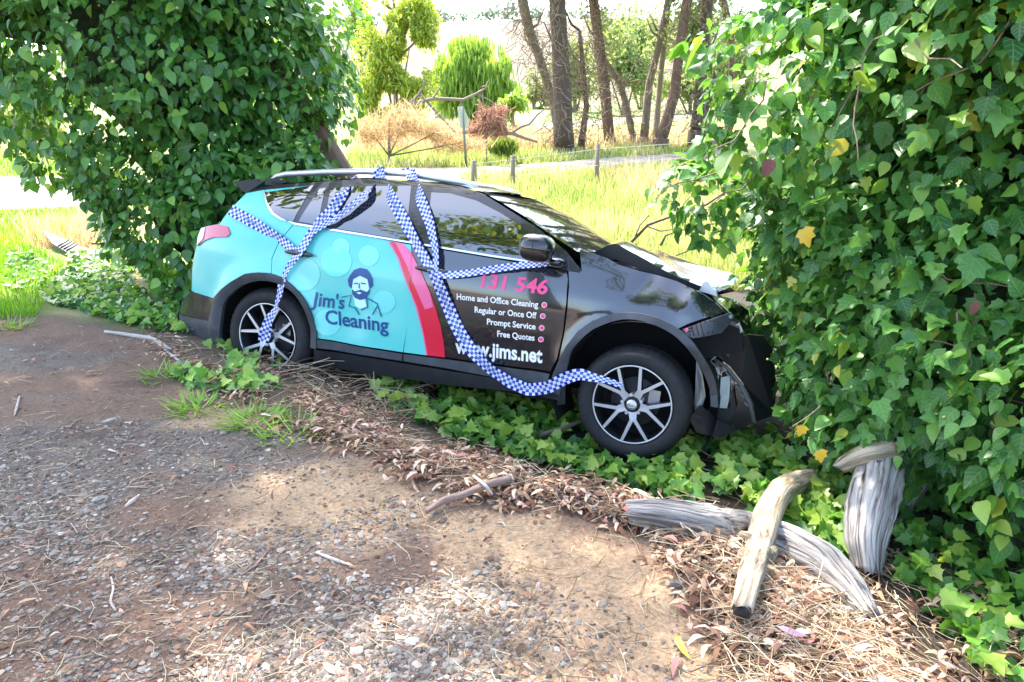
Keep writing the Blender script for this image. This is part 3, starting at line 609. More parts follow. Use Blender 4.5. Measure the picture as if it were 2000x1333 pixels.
# headlamp mount, torn bumper and the parts behind
hb = panel('headlamp_bracket', [(1333, 644), (1380, 627), (1426, 611), (1435, 619), (1425, 634), (1409, 651), (1353, 661), (1342, 656)], m_plas, suv, -.02, thick=.03)
strokes('bracket_rib', [[(1350 + 9 * i, 637 - 3.2 * i), (1356 + 9 * i, 657 - 1.5 * i)] for i in range(5)] + [[(1345, 643 + 6 * i), (1395, 627 + 7 * i)] for i in range(3)], m_void, hb, -.023, 2)
panel('bracket_bolt', [(1427 + 4 * math.cos(a_), 619 + 4 * math.sin(a_)) for a_ in np.linspace(0, 6.28, 9)[:-1]], m_alu, hb, -.03, grid=.05)
panel('bracket_clip', [(1341 + 3.5 * math.cos(a_), 645 + 3.5 * math.sin(a_)) for a_ in np.linspace(0, 6.28, 9)[:-1]], m_txtp, hb, -.03, grid=.05)
def solid(name, px, y0_, y1_, mat, parent=suv): return prism(name, [Pc(u, v, y0_) for u, v in px], y0_, y1_, mat, parent)
def flatp(px, ys, name, mat, parent=suv, thick=.02):
    V = [(Pc(u, v, y_)[0], y_, Pc(u, v, y_)[1]) for (u, v), y_ in zip(px, ys)]; n_ = len(V); V += [(x, y + thick, z) for x, y, z in V]
    F = [tuple(range(n_ - 1, -1, -1)), tuple(range(n_, 2 * n_))] + [(i, (i + 1) % n_, n_ + (i + 1) % n_, n_ + i) for i in range(n_)]
    return link(name, mesh_py(name, V, F), mat, parent, False)
bc = loft('front_bumper', [(1395, 693), (1426, 716), (1450, 747), (1471, 788), (1477, 824)], m_dark, (.10, 0, 0), n=6, ys=[.30, .30, .30, .30, .30])
E1 = [(1395, 693), (1430, 670), (1460, 654), (1491, 657), (1508, 680), (1517, 754), (1512, 812), (1477, 824), (1471, 788), (1450, 747), (1426, 716)]
flatp(E1, [.30, .27, .26, .32, .40, .44, .42, .30, .30, .30, .30], 'bumper_cover', simple('matt_black_cover', (.009, .009, .011), .5), suv, .05)
b_ = B(); b_.tube([(Pc(u, v, .27)[0], .27, Pc(u, v, .27)[1]) for u, v in [(1389, 697), (1420, 719), (1445, 750), (1465, 789), (1474, 826)]], .012, 6); b_.build('cover_edge', m_tab, suv, True, False)
for (u, v) in [(1402, 707), (1413, 714), (1425, 724), (1436, 737), (1446, 751), (1454, 766), (1462, 783)]:
    x, z = Pc(u - 4, v + 6, .28); b_ = B(); b_.box((x, .28, z), (.035, .03, .012), [[.8, 0, .6], [0, 1, 0], [-.6, 0, .8]]); b_.build('cover_tab', m_tab, suv, False, False)
solid('washer_tank', [(1385, 740), (1404, 734), (1402, 797), (1388, 795)], .30, .48, m_tank)
solid('washer_tank', [(1408, 738), (1427, 733), (1424, 780), (1420, 798), (1404, 797)], .29, .48, m_tank)
solid('filler_neck', [(1390, 712), (1402, 708), (1408, 732), (1394, 736)], .34, .46, m_sq)
solid('pump_housing', [(1386, 798), (1425, 798), (1432, 760), (1438, 800), (1425, 822), (1388, 815)], .32, .5, m_dark)
solid('crash_bar', [(1375, 668), (1425, 655), (1432, 690), (1400, 700), (1380, 690)], .50, 1.3, m_void)
flatp([(1367, 792), (1353, 809), (1346, 817), (1360, 845), (1405, 857), (1443, 840), (1405, 823), (1385, 806)], [.05, .05, .05, .08, .14, .25, .16, .08], 'lower_valance', m_dark)
flatp([(1360, 705), (1372, 730), (1378, 775), (1370, 800), (1356, 808), (1364, 760)], [.10, .12, .14, .14, .10, .08], 'splash_guard', m_sq, suv, .01)
for i, (u, v) in enumerate([(1383, 672), (1390, 669), (1397, 668)]):
    x, z = Pc(u, v, .25); b_ = B(); b_.tube([(x, .25, z), (x + .03, .22, z - .02), (x + .05, .24, z - .06)], .006, 5); b_.build('wire', [m_txtw, m_yel, m_sq][i], suv, True, False)
solid('torn_metal', [(1363, 569), (1374, 552), (1381, 550), (1388, 562), (1398, 568), (1401, 580), (1385, 574)], .26, .30, m_sq)
flatp([(1375, 576), (1398, 586), (1424, 610), (1418, 611)], [.26, .25, .24, .24], 'headlamp_lens', m_glass)
flatp([(1385, 572), (1432, 584), (1462, 607), (1468, 640), (1440, 650), (1420, 610)], [.45, .75, .85, .8, .55, .42], 'bonnet_nose', m_black)
# broken lamp glass, clips and hanging loom behind the torn bumper
for i, (px_, ys_) in enumerate((([(1372, 590), (1392, 588), (1404, 600), (1384, 606)], [.2, .22, .22, .2]), ([(1400, 628), (1418, 622), (1424, 640), (1408, 646)], [.17, .17, .2, .19]), ([(1428, 640), (1444, 630), (1452, 648), (1436, 656)], [.2, .22, .24, .22]))): flatp(px_, ys_, 'broken_lamp', [m_clear, m_sq, m_clear][i], suv, .008)
for i, (u, v) in enumerate([(1378, 690), (1386, 716), (1394, 684), (1410, 672), (1420, 664)]):
    x, z = Pc(u, v, .27); b_ = B(); b_.tube([(x, .27, z), (x + .02, .25, z - .03), (x - .01, .27, z - .07), (x + .025, .29, z - .10)], .007, 5); b_.build('loom', m_tab if i % 2 else m_sq, suv, True, False)
# wheel arch liners
for cx, cz, R_, a0, a1 in ((0, -.03, .455, -20, 200), (WB, 0, .505, -25, 205)):
    A_ = arc(cx, cz, R_, a0, a1, 20); V = [(x, y_, z) for y_ in (.05, .5) for x, z in A_]; n_ = len(A_)
    link('arch_liner', mesh_py('arch_liner', V, [(i, i + 1, n_ + i + 1, n_ + i) for i in range(n_ - 1)], True), m_void, suv, False)
# wheels
def lathe(name, prof, mat, parent, seg=72, groove=None, smooth=True):
    V = []; k = len(prof)
    for j in range(seg):
        th = 2 * math.pi * j / seg
        for i, (r, y) in enumerate(prof):
            rr = r - (.007 if groove and i in groove and j % 3 == 0 else 0); V.append((rr * math.cos(th), y, rr * math.sin(th)))
    F = [(j * k + i, ((j + 1) % seg) * k + i, ((j + 1) % seg) * k + i + 1, j * k + i + 1) for j in range(seg) for i in range(k - 1)]
    return link(name, mesh_py(name, V, F, smooth), mat, parent, False)
def wheel(cx, cz, sc, rot, steer, y0_):
    h = bpy.data.objects.new('wheel', None); COL.objects.link(h); h.parent = suv; h.empty_display_size = .1
    h.location = (cx, y0_, cz); h.scale = (sc, sc, sc); h.rotation_euler = (0, 0, steer)
    lathe('tyre', [(.243, .02), (.262, .0), (.30, -.008), (.325, -.002), (.345, .018), (.3585, .045), (.36, .085), (.354, .09), (.354, .10), (.36, .105), (.36, .15), (.354, .155), (.36, .16), (.357, .195), (.343, .22), (.30, .232), (.243, .21)], m_tyre, h, 144, (4, 5, 13))
    lathe('rim', [(.250, .012), (.247, .004), (.240, .006), (.236, .02), (.230, .05), (.222, .12), (.222, .21)], m_wdark, h)
    lathe('rim_back', [(.222, .16), (.02, .17)], m_void, h, 40)
    lathe('rim_lip', [(.2475, .002), (.243, .0005), (.239, .003)], m_alu, h)
    lathe('brake_disc', [(.155, .13), (.155, .115), (.07, .112), (.07, .09), (.03, .09)], m_disc, h, 48)
    b_ = B(); b_.box((.12, .095, .05), (.07, .06, .11)); b_.build('brake_caliper', m_disc, h, False, False)
    for k_ in range(5):
        st = rot + k_ * 2 * math.pi / 5; V = []; F = []; mi = []
        for s_g in (-1, 1):
            a0, a1 = st + s_g * .28, st + s_g * .335; p0 = np.array([math.cos(a0), math.sin(a0)]) * .045; pm = np.array([math.cos(st + s_g * .10), math.sin(st + s_g * .10)]) * .100; p1 = np.array([math.cos(a1), math.sin(a1)]) * .240
            pts = [p0, pm, p1]; wd = [.016, .0115, .009]; o_ = len(V)
            for q, w_, yy in zip(pts, wd, (.022, .016, .008)):
                d_ = nrm(p1 - p0); n_ = np.array([-d_[1], d_[0]])
                for e_, dy in ((-w_, 0), (w_, 0), (w_ * 1.5, .035), (-w_ * 1.5, .035)): V.append((q[0] + n_[0] * e_, yy + dy, q[1] + n_[1] * e_))
            for i in range(2):
                for j in range(4): F.append((o_ + i * 4 + j, o_ + i * 4 + (j + 1) % 4, o_ + (i + 1) * 4 + (j + 1) % 4, o_ + (i + 1) * 4 + j)); mi.append(0 if j == 0 else 1)
        link('spoke', mesh_py('spoke', V, F, False, mi), [m_alu, m_wdark], h, False)
        a_ = st + math.pi / 5; nb_ = B(); c_ = np.array([math.cos(a_) * .062, .02, math.sin(a_) * .062])
        nb_.tube([c_ + (0, .02, 0), c_ + (0, -.012, 0)], .011, 8); nb_.build('wheel_nut', m_alu, h, False, False)
    lathe('hub', [(.052, .05), (.05, .02), (.036, .012), (.034, .004), (0, .003)], m_wdark, h, 30)
    cap = lathe('hub_cap', [(.033, .003), (.031, -.002), (0, -.003)], m_silver, h, 30)
    for rx, rz, dz in ((.023, .016, 0), (.008, .015, 0), (.016, .006, .008)):
        b_ = B(); b_.tube([(rx * math.cos(a_), -.0045, rz * math.sin(a_) + dz) for a_ in np.linspace(0, 2 * math.pi, 22)], .0016, 4, False); b_.build('emblem', m_chrome, h, True, False)
wheel(WB, .0, .985, math.radians(66), math.radians(-2), .005)
wheel(0, -.035, .985, math.radians(88), 0, .03)
for cx, cz in ((WB, 0), (0, -.035)):
    h = bpy.data.objects.new('wheel', None); COL.objects.link(h); h.parent = suv; h.location = (cx, WID - .02, cz); h.rotation_euler = (0, 0, math.pi)
    lathe('tyre', [(.24, .02), (.30, -.008), (.345, .018), (.36, .06), (.36, .18), (.343, .22), (.24, .21)], m_tyre, h, 48); lathe('rim', [(.25, .01), (.22, .05), (.02, .06)], m_wdark, h, 32)
# mirror and handles
def blob(name, c, r, mat, parent, ex_=.75, n=16):
    V = []; sp_ = lambda a, e: math.copysign(abs(a) ** e, a)
    for i in range(n + 1):
        ph = math.pi * i / n - math.pi / 2
        for j in range(2 * n):
            th = math.pi * j / n; cp = sp_(math.cos(ph), ex_); V.append((c[0] + r[0] * cp * sp_(math.cos(th), ex_), c[1] + r[1] * cp * sp_(math.sin(th), ex_), c[2] + r[2] * sp_(math.sin(ph), ex_)))
    m_ = 2 * n; F = [(i * m_ + j, i * m_ + (j + 1) % m_, (i + 1) * m_ + (j + 1) % m_, (i + 1) * m_ + j) for i in range(n) for j in range(m_)]
    return link(name, mesh_py(name, V, F, True), mat, parent, False)
x, z = Pc(1049, 485, -.14); mi_ = blob('wing_mirror', (x, -.14, z), (.105, .10, .083), m_gloss, suv, .72)
blob('mirror_base', (x + .10, .0, z - .075), (.05, .09, .03), m_gloss, mi_); blob('indicator', (x + .01, -.215, z + .0), (.09, .03, .008), m_gloss, mi_)
for (u, v, par) in ((588, 495, rear_door), (845, 527, front_door)):
    x, y, z = surf(u, v); hh = blob('door_handle', (x, y - .028, z), (.115, .016, .018), m_gloss, par, .8); hh.rotation_euler = (0, 0, 0); blob('handle_recess', (x - .02, y + .002, z), (.07, .008, .034), m_dark, par, .9)
# wrap graphics
panel('wrap_print', [(762, 472), (803, 478.5), (803, 520), (801, 560), (796, 630), (788, 688.5), (834, 694.5), (830, 668), (820, 620), (800, 560), (780, 505)], m_teal, front_door, -.003, thick=0)
for o_, pl in ((front_door, [(803.5, 490), (813, 512), (834, 557), (849, 596), (861, 638), (867, 672), (869, 698.5), (834, 694.5), (830, 668), (820, 620), (803.5, 571)]), (rear_door, [(762, 472), (789, 476.5), (802.5, 494), (802.5, 568), (800, 560), (780, 505)])): panel('stripe', pl, m_red_s, o_, -.0045, thick=0)
for o_, pl in ((front_door, [(804, 573), (816, 602), (828, 652), (835, 694.5), (832, 694.3), (825, 652), (812, 602), (804, 581)]), (rear_door, [(760, 471.6), (780, 506), (802, 567), (802, 575), (777, 506), (757, 471.2)])): panel('stripe_edge', pl, m_pinkv, o_, -.006, thick=0)
panel('stripe_patch', [(772, 473.5), (789, 476.5), (803, 497), (803, 540), (795, 520)], m_pinkv, rear_door, -.006, thick=0)
panel('stripe_patch', [(804, 498), (822, 530), (840, 572), (846, 600), (830, 605), (804, 545)], m_pinkv, front_door, -.006, thick=0)
for (u, v, r_) in [(666, 483, 17), (592, 536, 33), (657, 511, 30), (750, 590, 22), (720, 500, 20), (640, 630, 26)]:
    panel('circle_print', [(u + r_ * math.cos(a_), v + r_ * math.sin(a_)) for a_ in np.linspace(0, 2 * math.pi, 33)[:-1]], simple('circle_print', tuple(np.array((.13, .66, .62)) + RNG.uniform(0, .07, 3)), .3, 0, .6), rear_door, -.0025 - .0001 * r_ / 10, thick=0)
text_on('lettering', '131 546', (938, 561), (1068, 575), 27, m_txtp, front_door, bold=.03, shear=.22)
for s_t, a_, b__ in (('Home and Office Cleaning', (892, 585), (1051, 601)), ('Regular or Once Off', (927, 610.5), (1048, 622.5)), ('Prompt Service', (951, 634), (1046, 644)), ('Free Quotes', (971, 657.5), (1044, 666))): text_on('lettering', s_t, a_, b__, 11.5, m_txtw, front_door, bold=.022)
text_on('lettering', 'www.jims.net', (889, 689), (1059, 709), 27, m_txtw, front_door, bold=.03)
for (u, v) in ((1063, 596), (1060, 618), (1058, 641), (1056.5, 663.5)):
    panel('bullet', [(u + 5.5 * math.cos(a_), v + 5.5 * math.sin(a_)) for a_ in np.linspace(0, 6.28, 17)[:-1]], m_txtw, front_door, -.0035, thick=0); panel('bullet', [(u + 4.3 * math.cos(a_), v + 4.3 * math.sin(a_)) for a_ in np.linspace(0, 6.28, 17)[:-1]], m_txtp, front_door, -.0055, thick=0)
text_on('lettering', "Jim's", (607, 597), (672, 604), 27, m_txtb, rear_door, bold=.02, shear=.2)
text_on('lettering', 'Cleaning', (635, 632), (759, 649), 27, m_txtb, rear_door, bold=.022)
zq = lambda L_: [(320 + x / 3.03, 300 + y / 3.03) for x, y in L_]
panel('portrait_print', zq([(1112, 745), (1160, 722), (1205, 745), (1214, 800), (1190, 865), (1200, 905), (1160, 920), (1132, 900), (1125, 860), (1108, 800)]), m_face, rear_door, -.004, thick=0)
panel('portrait_print', zq([(1088, 750), (1100, 725), (1125, 690), (1160, 677), (1200, 685), (1220, 710), (1235, 745), (1236, 785), (1220, 802), (1205, 745), (1160, 724), (1120, 745), (1112, 802), (1095, 785)]), m_txtb, rear_door, -.0055, thick=0, grid=.02)
panel('portrait_print', zq([(1112, 802), (1130, 817), (1165, 806), (1200, 820), (1222, 800), (1215, 830), (1190, 862), (1160, 868), (1130, 855), (1115, 830)]), m_txtb, rear_door, -.0055, thick=0, grid=.02)
panel('portrait_print', zq([(1138, 824), (1155, 820), (1172, 826), (1156, 834)]), m_face, rear_door, -.007, thick=0, grid=.02)
strokes('portrait_lines', [zq(l_) for l_ in ([(1124, 772), (1150, 768)], [(1166, 768), (1196, 772)], [(1158, 770), (1154, 795), (1162, 798)], [(1050, 852), (1110, 840), (1095, 905), (1132, 915), (1157, 955)], [(1200, 850), (1206, 912), (1166, 928)], [(1206, 858), (1262, 890), (1287, 968)], [(1262, 905), (1235, 955)])], m_txtb, rear_door, -.007, 2.2)

# police tape: each strip a thing of its own
def tape(path, label, width=.08, flat=None, txt=()):
    """path: (u, v, off from the side surface, width factor)"""
    P = []; 
    for q in path:
        u, v, off = q[:3]; wf = q[3] if len(q) > 3 else 1.
        if len(q) > 4: x, z = Pc(u, v, q[4]); P.append((x, q[4], z, wf))
        else: x, y, z = surf(u, v, -off); P.append((x, y, z, wf))
    P = np.array(P); l = np.r_[0, np.cumsum(np.linalg.norm(np.diff(P[:, :3], axis=0), axis=1))]; n = max(24, int(l[-1] / .012)); s_ = np.linspace(0, l[-1], n)
    C_ = np.c_[[np.interp(s_, l, P[:, k_]) for k_ in range(4)]].T
    for _ in range(8): C_[1:-1] = .5 * C_[1:-1] + .25 * (C_[:-2] + C_[2:])
    Tn_ = nrm(np.gradient(C_[:, :3], axis=0)); yv = np.array([0, -1., 0]); wv = nrm(np.cross(Tn_, yv))
    tw = .45 * np.sin(s_ * 8 + len(path)) * np.sin(s_ * 3.1 + path[0][0]); wv = nrm(wv + yv * (tw + (1 - C_[:, 3]) * .9)[:, None])
    hw = width / 2 * np.minimum(C_[:, 3], 1.3)
    V = []; UV = []; m_ = 4
    for j in range(m_ + 1):
        e_ = 2 * j / m_ - 1; V.append(C_[:, :3] + wv * (hw * e_)[:, None] + yv * (.004 * np.cos(e_ * 3 + 5 * np.sin(s_ * 11 + path[0][1])))[:, None]); UV.append(np.c_[s_ / width, np.full(n, j / m_)])
    V = np.concatenate(V); UV = np.concatenate(UV); wV = np.array([Wc(*p_) for p_ in V]); base = wV[0].copy()
    i = np.arange(n - 1); Ft = np.concatenate([np.r_[np.c_[j * n + i, j * n + i + 1, (j + 1) * n + i + 1], np.c_[j * n + i, (j + 1) * n + i + 1, (j + 1) * n + i]] for j in range(m_)])
    o = link('police_tape', mesh_np('police_tape', wV - base, Ft, uv=UV), m_tape); o.location = base; tag(o, label, 'tape', 'checkered police tape strips on the car')
    for (s0, word) in txt:
        cu = bpy.data.curves.new('t', 'FONT'); cu.body = word; cu.offset = .01; cu.resolution_u = 1; to = bpy.data.objects.new('t', cu); COL.objects.link(to); bpy.context.view_layer.update()
        me = bpy.data.meshes.new_from_object(to.evaluated_get(bpy.context.evaluated_depsgraph_get())); bpy.data.objects.remove(to)
        co = np.empty(len(me.vertices) * 3, dtype=np.float32); me.vertices.foreach_get('co', co); co = co.reshape(-1, 3); k_ = width * .40
        s1 = np.clip(s0 + co[:, 0] * k_, 0, l[-1]); e1 = (co[:, 1] - .35) * k_
        c_ = np.c_[[np.interp(s1, s_, C_[:, j]) for j in range(3)]].T; ww = np.c_[[np.interp(s1, s_, wv[:, j]) for j in range(3)]].T
        q = c_ - ww * e1[:, None] * 1 + yv * .0075; q = np.array([Wc(*p_) for p_ in q]) - base
        me.vertices.foreach_set('co', q.astype(np.float32).ravel()); me.update(); t_o = link('lettering', me, m_txtb, None); t_o.parent = o
    return o
tape([(450, 410, .02), (500, 438, .015), (545, 466, .015), (578, 492, .03, .6)], 'police tape strip running from the rear corner to the rear door handle', txt=((.15, 'POLICE'),))
tape([(514, 668, .05), (520, 640, .05), (528, 618, .05, .7), (538, 604, .04, .45), (548, 564, .03, .8), (556, 535, .03, .5), (571, 511, .04, .6), (586, 492, .05, .8), (600, 468, .02), (617, 440, .015), (650, 409, .03), (670, 376, .04), (688, 347, .02, 1, .34)], 'police tape strip climbing from the rear wheel hub to the roof edge', txt=((.9, '1800 333 000'), (1.15, 'POLICE')))
tape([(600, 462, .03, .7), (620, 446, .03, .6), (650, 430, .05, .5), (690, 399, .06, .7), (718, 376, .06, .8), (738, 350, .02, 1, .36), (742, 331, 0, 1, .38)], 'police tape strip slanting from the rear door up over the roof rail', txt=((.3, 'POLICE'),))
tape([(738, 329, 0, 1, .40), (745, 350, 0, 1, .33), (765, 388, .05), (790, 432, .04), (815, 480, .025), (838, 520, .04, .8), (846, 530, .04, .6)], 'police tape strip falling from the roof rail to the front door handle', txt=((.15, 'POLICE'), (.38, '1800 333 000')))
tape([(800, 334, 0, 1, .40), (806, 350, 0, 1, .34), (820, 385, .05), (838, 432, .05, .8), (847, 470, .05, .6), (852, 500, .05, .5), (850, 526, .05, .6)], 'police tape strip hanging from the roof rail in front of the front window edge', txt=((.12, '1800 333'),))
tape([(740, 333, 0, .8, .41), (765, 338, 0, .5, .41), (800, 335, 0, .8, .41)], 'short police tape strip wound along the silver roof rail')
tape([(845, 528, .05, .8), (858, 560, .03), (875, 600, .02), (895, 645, .025), (920, 685, .035), (952, 718, .05), (990, 744, .06), (1030, 762, .06), (1070, 758, .06), (1102, 740, .05), (1130, 730, .05, .9), (1160, 738, .04, .7), (1190, 744, .03, .5), (1215, 754, .02, .5)], 'long police tape strip drooping from the front door handle to the front wheel', txt=((.12, '1800 333 000'), (.4, 'POLICE'), (.62, '1800 333 000')))
tape([(850, 534, .05, .7), (880, 538, .03, .7), (920, 533, .03, .6), (970, 525, .03, .6), (1020, 518, .04, .6), (1060, 516, .09, .5), (1080, 510, .12, .6)], 'police tape strip stretched level from the front door handle to the wing mirror')

# ------------------------------------------------------------------ ivy masses
P1 = empty('ivy_thicket', (2.7, 3.6, -.3), 'tall thicket of lobed green ivy that swallows the front of the car', 'ivy')
RB = [(2.85, 4.0, 1.95, 1.42, 1.15, 1.5), (2.3, 4.15, 2.1, .72, .8, 1.5), (2.1, 4.3, 1.0, .55, .6, .9), (2.6, 3.9, 3.0, 1.2, 1.1, 1.5), (2.75, 3.75, .5, 1.05, .9, 1.0), (2.62, 2.95, .35, .55, .55, .75), (1.36, 4.7, 1.12, .34, .3, .22), (1.5, 4.05, 1.75, .3, .35, .55), (1.85, 4.2, .9, .35, .4, .5), (2.15, 3.85, .1, .5, .55, .6), (2.5, 4.9, .5, 1.0, .6, .9)]
P_, O_ = ivy_bush(P1, RB, 50000, .078, 'lobed', LOBED, m_ivr, m_ivr_o, .5, OVATE); buds(P1, P_, O_, 150, .009)
vb = B(); u_, v_, Z_ = proj(P_); vi_ = np.where((u_ > 1380) & (u_ < 2000) & (v_ > 0) & (v_ < 950) & (np.sum(O_ * nrm(CAM - P_), 1) > .3))[0]
for i in RNG.choice(vi_, 46):
    q_ = [P_[i] + O_[i] * .03]; d_ = nrm(np.array([RNG.normal(0, .5), RNG.normal(0, .2), -1.]))
    for _ in range(5): d_ = nrm(d_ + RNG.normal(0, .35, 3)); q_.append(q_[-1] + d_ * .09 + O_[i] * .008)
    vb.tube(q_, np.linspace(.005, .0025, 6), 4, False)
o = vb.build('vine_stems', m_stick, P1); o['kind'] = 'stuff'
b_ = B(); b_.tube([(2.9, 4.0, -.4), (2.85, 4.0, 1.5), (2.95, 4.1, 4.5), (2.8, 4.3, 7)], [.3, .26, .22, .12], 10, rough=.06); b_.build('trunk', m_barkr, P1)
P2 = empty('ivy_tree', (-2.6, 7.5, -.1), 'big dark round ivy covered tree behind the car tail', 'tree')
LB = [(-3.42, 7.6, 2.3, 1.75, 1.5, 1.7), (-2.95, 7.2, .75, 1.15, 1.0, .95), (-4.6, 7.7, 2.9, 1.3, 1.3, 1.15), (-2.85, 7.6, 3.1, 1.0, 1.3, 1.2), (-2.25, 7.3, 1.85, .5, .7, .7), (-2.1, 6.9, .9, .5, .6, .55)]
P_, O_ = ivy_bush(P2, LB, 46000, .085, 'ovate', OVATE, m_ivy, m_ivy_o, .4); buds(P2, P_, O_, 260, .014)
b_ = B(); b_.tube([(-1.25, 7.6, -.1), (-1.6, 7.55, .7), (-1.95, 7.55, 1.35), (-2.7, 7.6, 2.6), (-2.8, 7.7, 5.0), (-2.6, 7.6, 7.5)], [.22, .17, .16, .18, .18, .1], 16, rough=.08); b_.build('trunk', m_barkr, P2)
def crown(name, n, ells, size, mat, parent, seed=0, tpl=QUAD, hang=.5, wr=1., rnd_=.6, thr=.42):
    A = np.array([e[3] * e[4] * e[5] for e in ells]) ** .7; A = A / A.sum(); Ps = []
    for e, w_ in zip(ells, A):
        k_ = int(n * w_); d = RNG.standard_normal((k_, 3)) * .46; d = d / np.maximum(1, np.linalg.norm(d, axis=1, keepdims=True) / 1.2); Ps.append(np.array(e[:3]) + d * np.array(e[3:]))
    Pq = np.concatenate(Ps); m_ = len(Pq); fq = min(1.1, .8 / size) if size < 1 else .2; cl = fbm(Pq[:, 0] * fq, Pq[:, 2] * fq + Pq[:, 1] * .3, 50 + seed, 3)
    Pq = Pq[cl > thr]; m_ = len(Pq)
    tip = nrm(np.array([0, 0, -hang]) + RNG.normal(0, rnd_, (m_, 3))); out = nrm(np.array([0, -.3, .7]) + RNG.normal(0, .7, (m_, 3)))
    sz_ = size * RNG.uniform(.6, 1.4, m_); o = link(name, leaf_mesh(name, tpl, Pq, tip, out, sz_, RNG.beta(2, 2, m_), sz_ * wr), mat, parent); return o
crown('crown', 3600, [(-3.4, 7.2, 6.6, 2.6, 2.4, 1.6), (-5.5, 6.5, 6.5, 1.8, 1.8, 1.2)], .22, m_gum, P2, 1)  # crown above the frame, added to shade the foreground
crown('crown', 2600, [(3.6, 6.2, 6.6, 2.2, 1.8, 1.3)], .22, m_gum, P1, 2)  # unseen crown over the thicket, also added for its shade

# ivy on the ground
def ground_ivy(name, polys, n, size, lift, mat=m_ivg, tpl=LOBED, bias=0.):
    A = []
    for pl, w_ in polys: A.append(sample_px(pl, int(n * w_)))
    uv = np.concatenate(A); k_ = fbm(uv[:, 0] / 60, uv[:, 1] / 45, 77, 3); uv = uv[k_ > .36]; P = Tn(uv[:, 0], uv[:, 1]); m_ = len(P)
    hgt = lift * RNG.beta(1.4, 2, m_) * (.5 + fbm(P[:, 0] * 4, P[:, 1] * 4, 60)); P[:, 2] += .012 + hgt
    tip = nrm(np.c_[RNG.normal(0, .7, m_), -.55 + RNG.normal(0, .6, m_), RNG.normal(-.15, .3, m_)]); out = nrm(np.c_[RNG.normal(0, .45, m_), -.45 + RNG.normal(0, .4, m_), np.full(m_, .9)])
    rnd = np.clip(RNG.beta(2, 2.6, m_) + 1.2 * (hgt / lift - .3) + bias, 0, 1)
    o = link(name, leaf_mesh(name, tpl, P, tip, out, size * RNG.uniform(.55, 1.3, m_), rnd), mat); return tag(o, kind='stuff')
ground_ivy('ivy_ground_cover', [([(700, 740), (780, 715), (860, 760), (1000, 790), (1130, 830), (1200, 890), (1330, 890), (1440, 880), (1540, 910), (1640, 960), (1700, 1090), (1640, 1100), (1560, 1050), (1430, 1010), (1220, 960), (1050, 910), (880, 860), (760, 800)], .62), ([(1010, 760), (1130, 800), (1180, 890), (1350, 870), (1520, 850), (1560, 920), (1400, 930), (1150, 880), (900, 800)], .2), ([(1730, 980), (1990, 900), (2080, 1380), (1940, 1340), (1750, 1130)], .18), ([(1560, 930), (1680, 1000), (1690, 1090), (1620, 1080), (1540, 1000)], .06)], 3000, .085, .13)
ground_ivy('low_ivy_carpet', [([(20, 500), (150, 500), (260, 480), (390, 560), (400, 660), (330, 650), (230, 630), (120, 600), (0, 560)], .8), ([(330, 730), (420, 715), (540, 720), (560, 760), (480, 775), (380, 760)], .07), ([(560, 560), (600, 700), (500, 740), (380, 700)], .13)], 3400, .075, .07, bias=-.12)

# ------------------------------------------------------------------ litter, straw, gravel
def litter(name, polys, n, size, mat, tpl=GUM, lift=.05, thin=.0):
    uv = np.concatenate([sample_px(pl, int(n * w_)) for pl, w_ in polys]); uv = uv + RNG.normal(0, 20, uv.shape) * (1, .7); uv = uv[fbm(uv[:, 0] / 45, uv[:, 1] / 30, 13, 3) > thin]; P = Tn(uv[:, 0], uv[:, 1]); m_ = len(P); P[:, 2] += .004 + lift * RNG.random(m_) ** 2
    a_ = RNG.uniform(0, 6.28, m_); tip = nrm(np.c_[np.cos(a_), np.sin(a_), RNG.normal(0, .14, m_)]); out = nrm(np.c_[RNG.normal(0, .3, (m_, 2)), np.ones(m_)])
    return tag(link(name, leaf_mesh(name, tpl, P, tip, out, size * RNG.uniform(.5, 1.5, m_), RNG.random(m_)), mat), kind='stuff')
LP = [(250, 640), (420, 690), (560, 720), (700, 760), (850, 860), (1050, 915), (1220, 965), (1420, 1020), (1580, 1100), (1700, 1180), (1780, 1400), (1480, 1400), (1400, 1230), (1290, 1080), (1180, 1010), (1000, 985), (830, 945), (680, 880), (560, 830), (430, 760), (330, 700)]
litter('leaf_litter', [(LP, .85), ([(1560, 1080), (1780, 1010), (2050, 1150), (2050, 1400), (1560, 1400)], .15)], 8000, .062, m_lit, lift=.045, thin=.44)
litter('leaf_crumbs', [(LP, 1.)], 9000, .022, m_lit, OVATE, .03, .36)
litter('scattered_leaves', [([(150, 600), (420, 680), (600, 800), (830, 950), (1250, 1030), (1450, 1300), (1480, 1400), (-50, 1400), (-50, 640)], 1.)], 210, .045, m_lit, lift=.01)
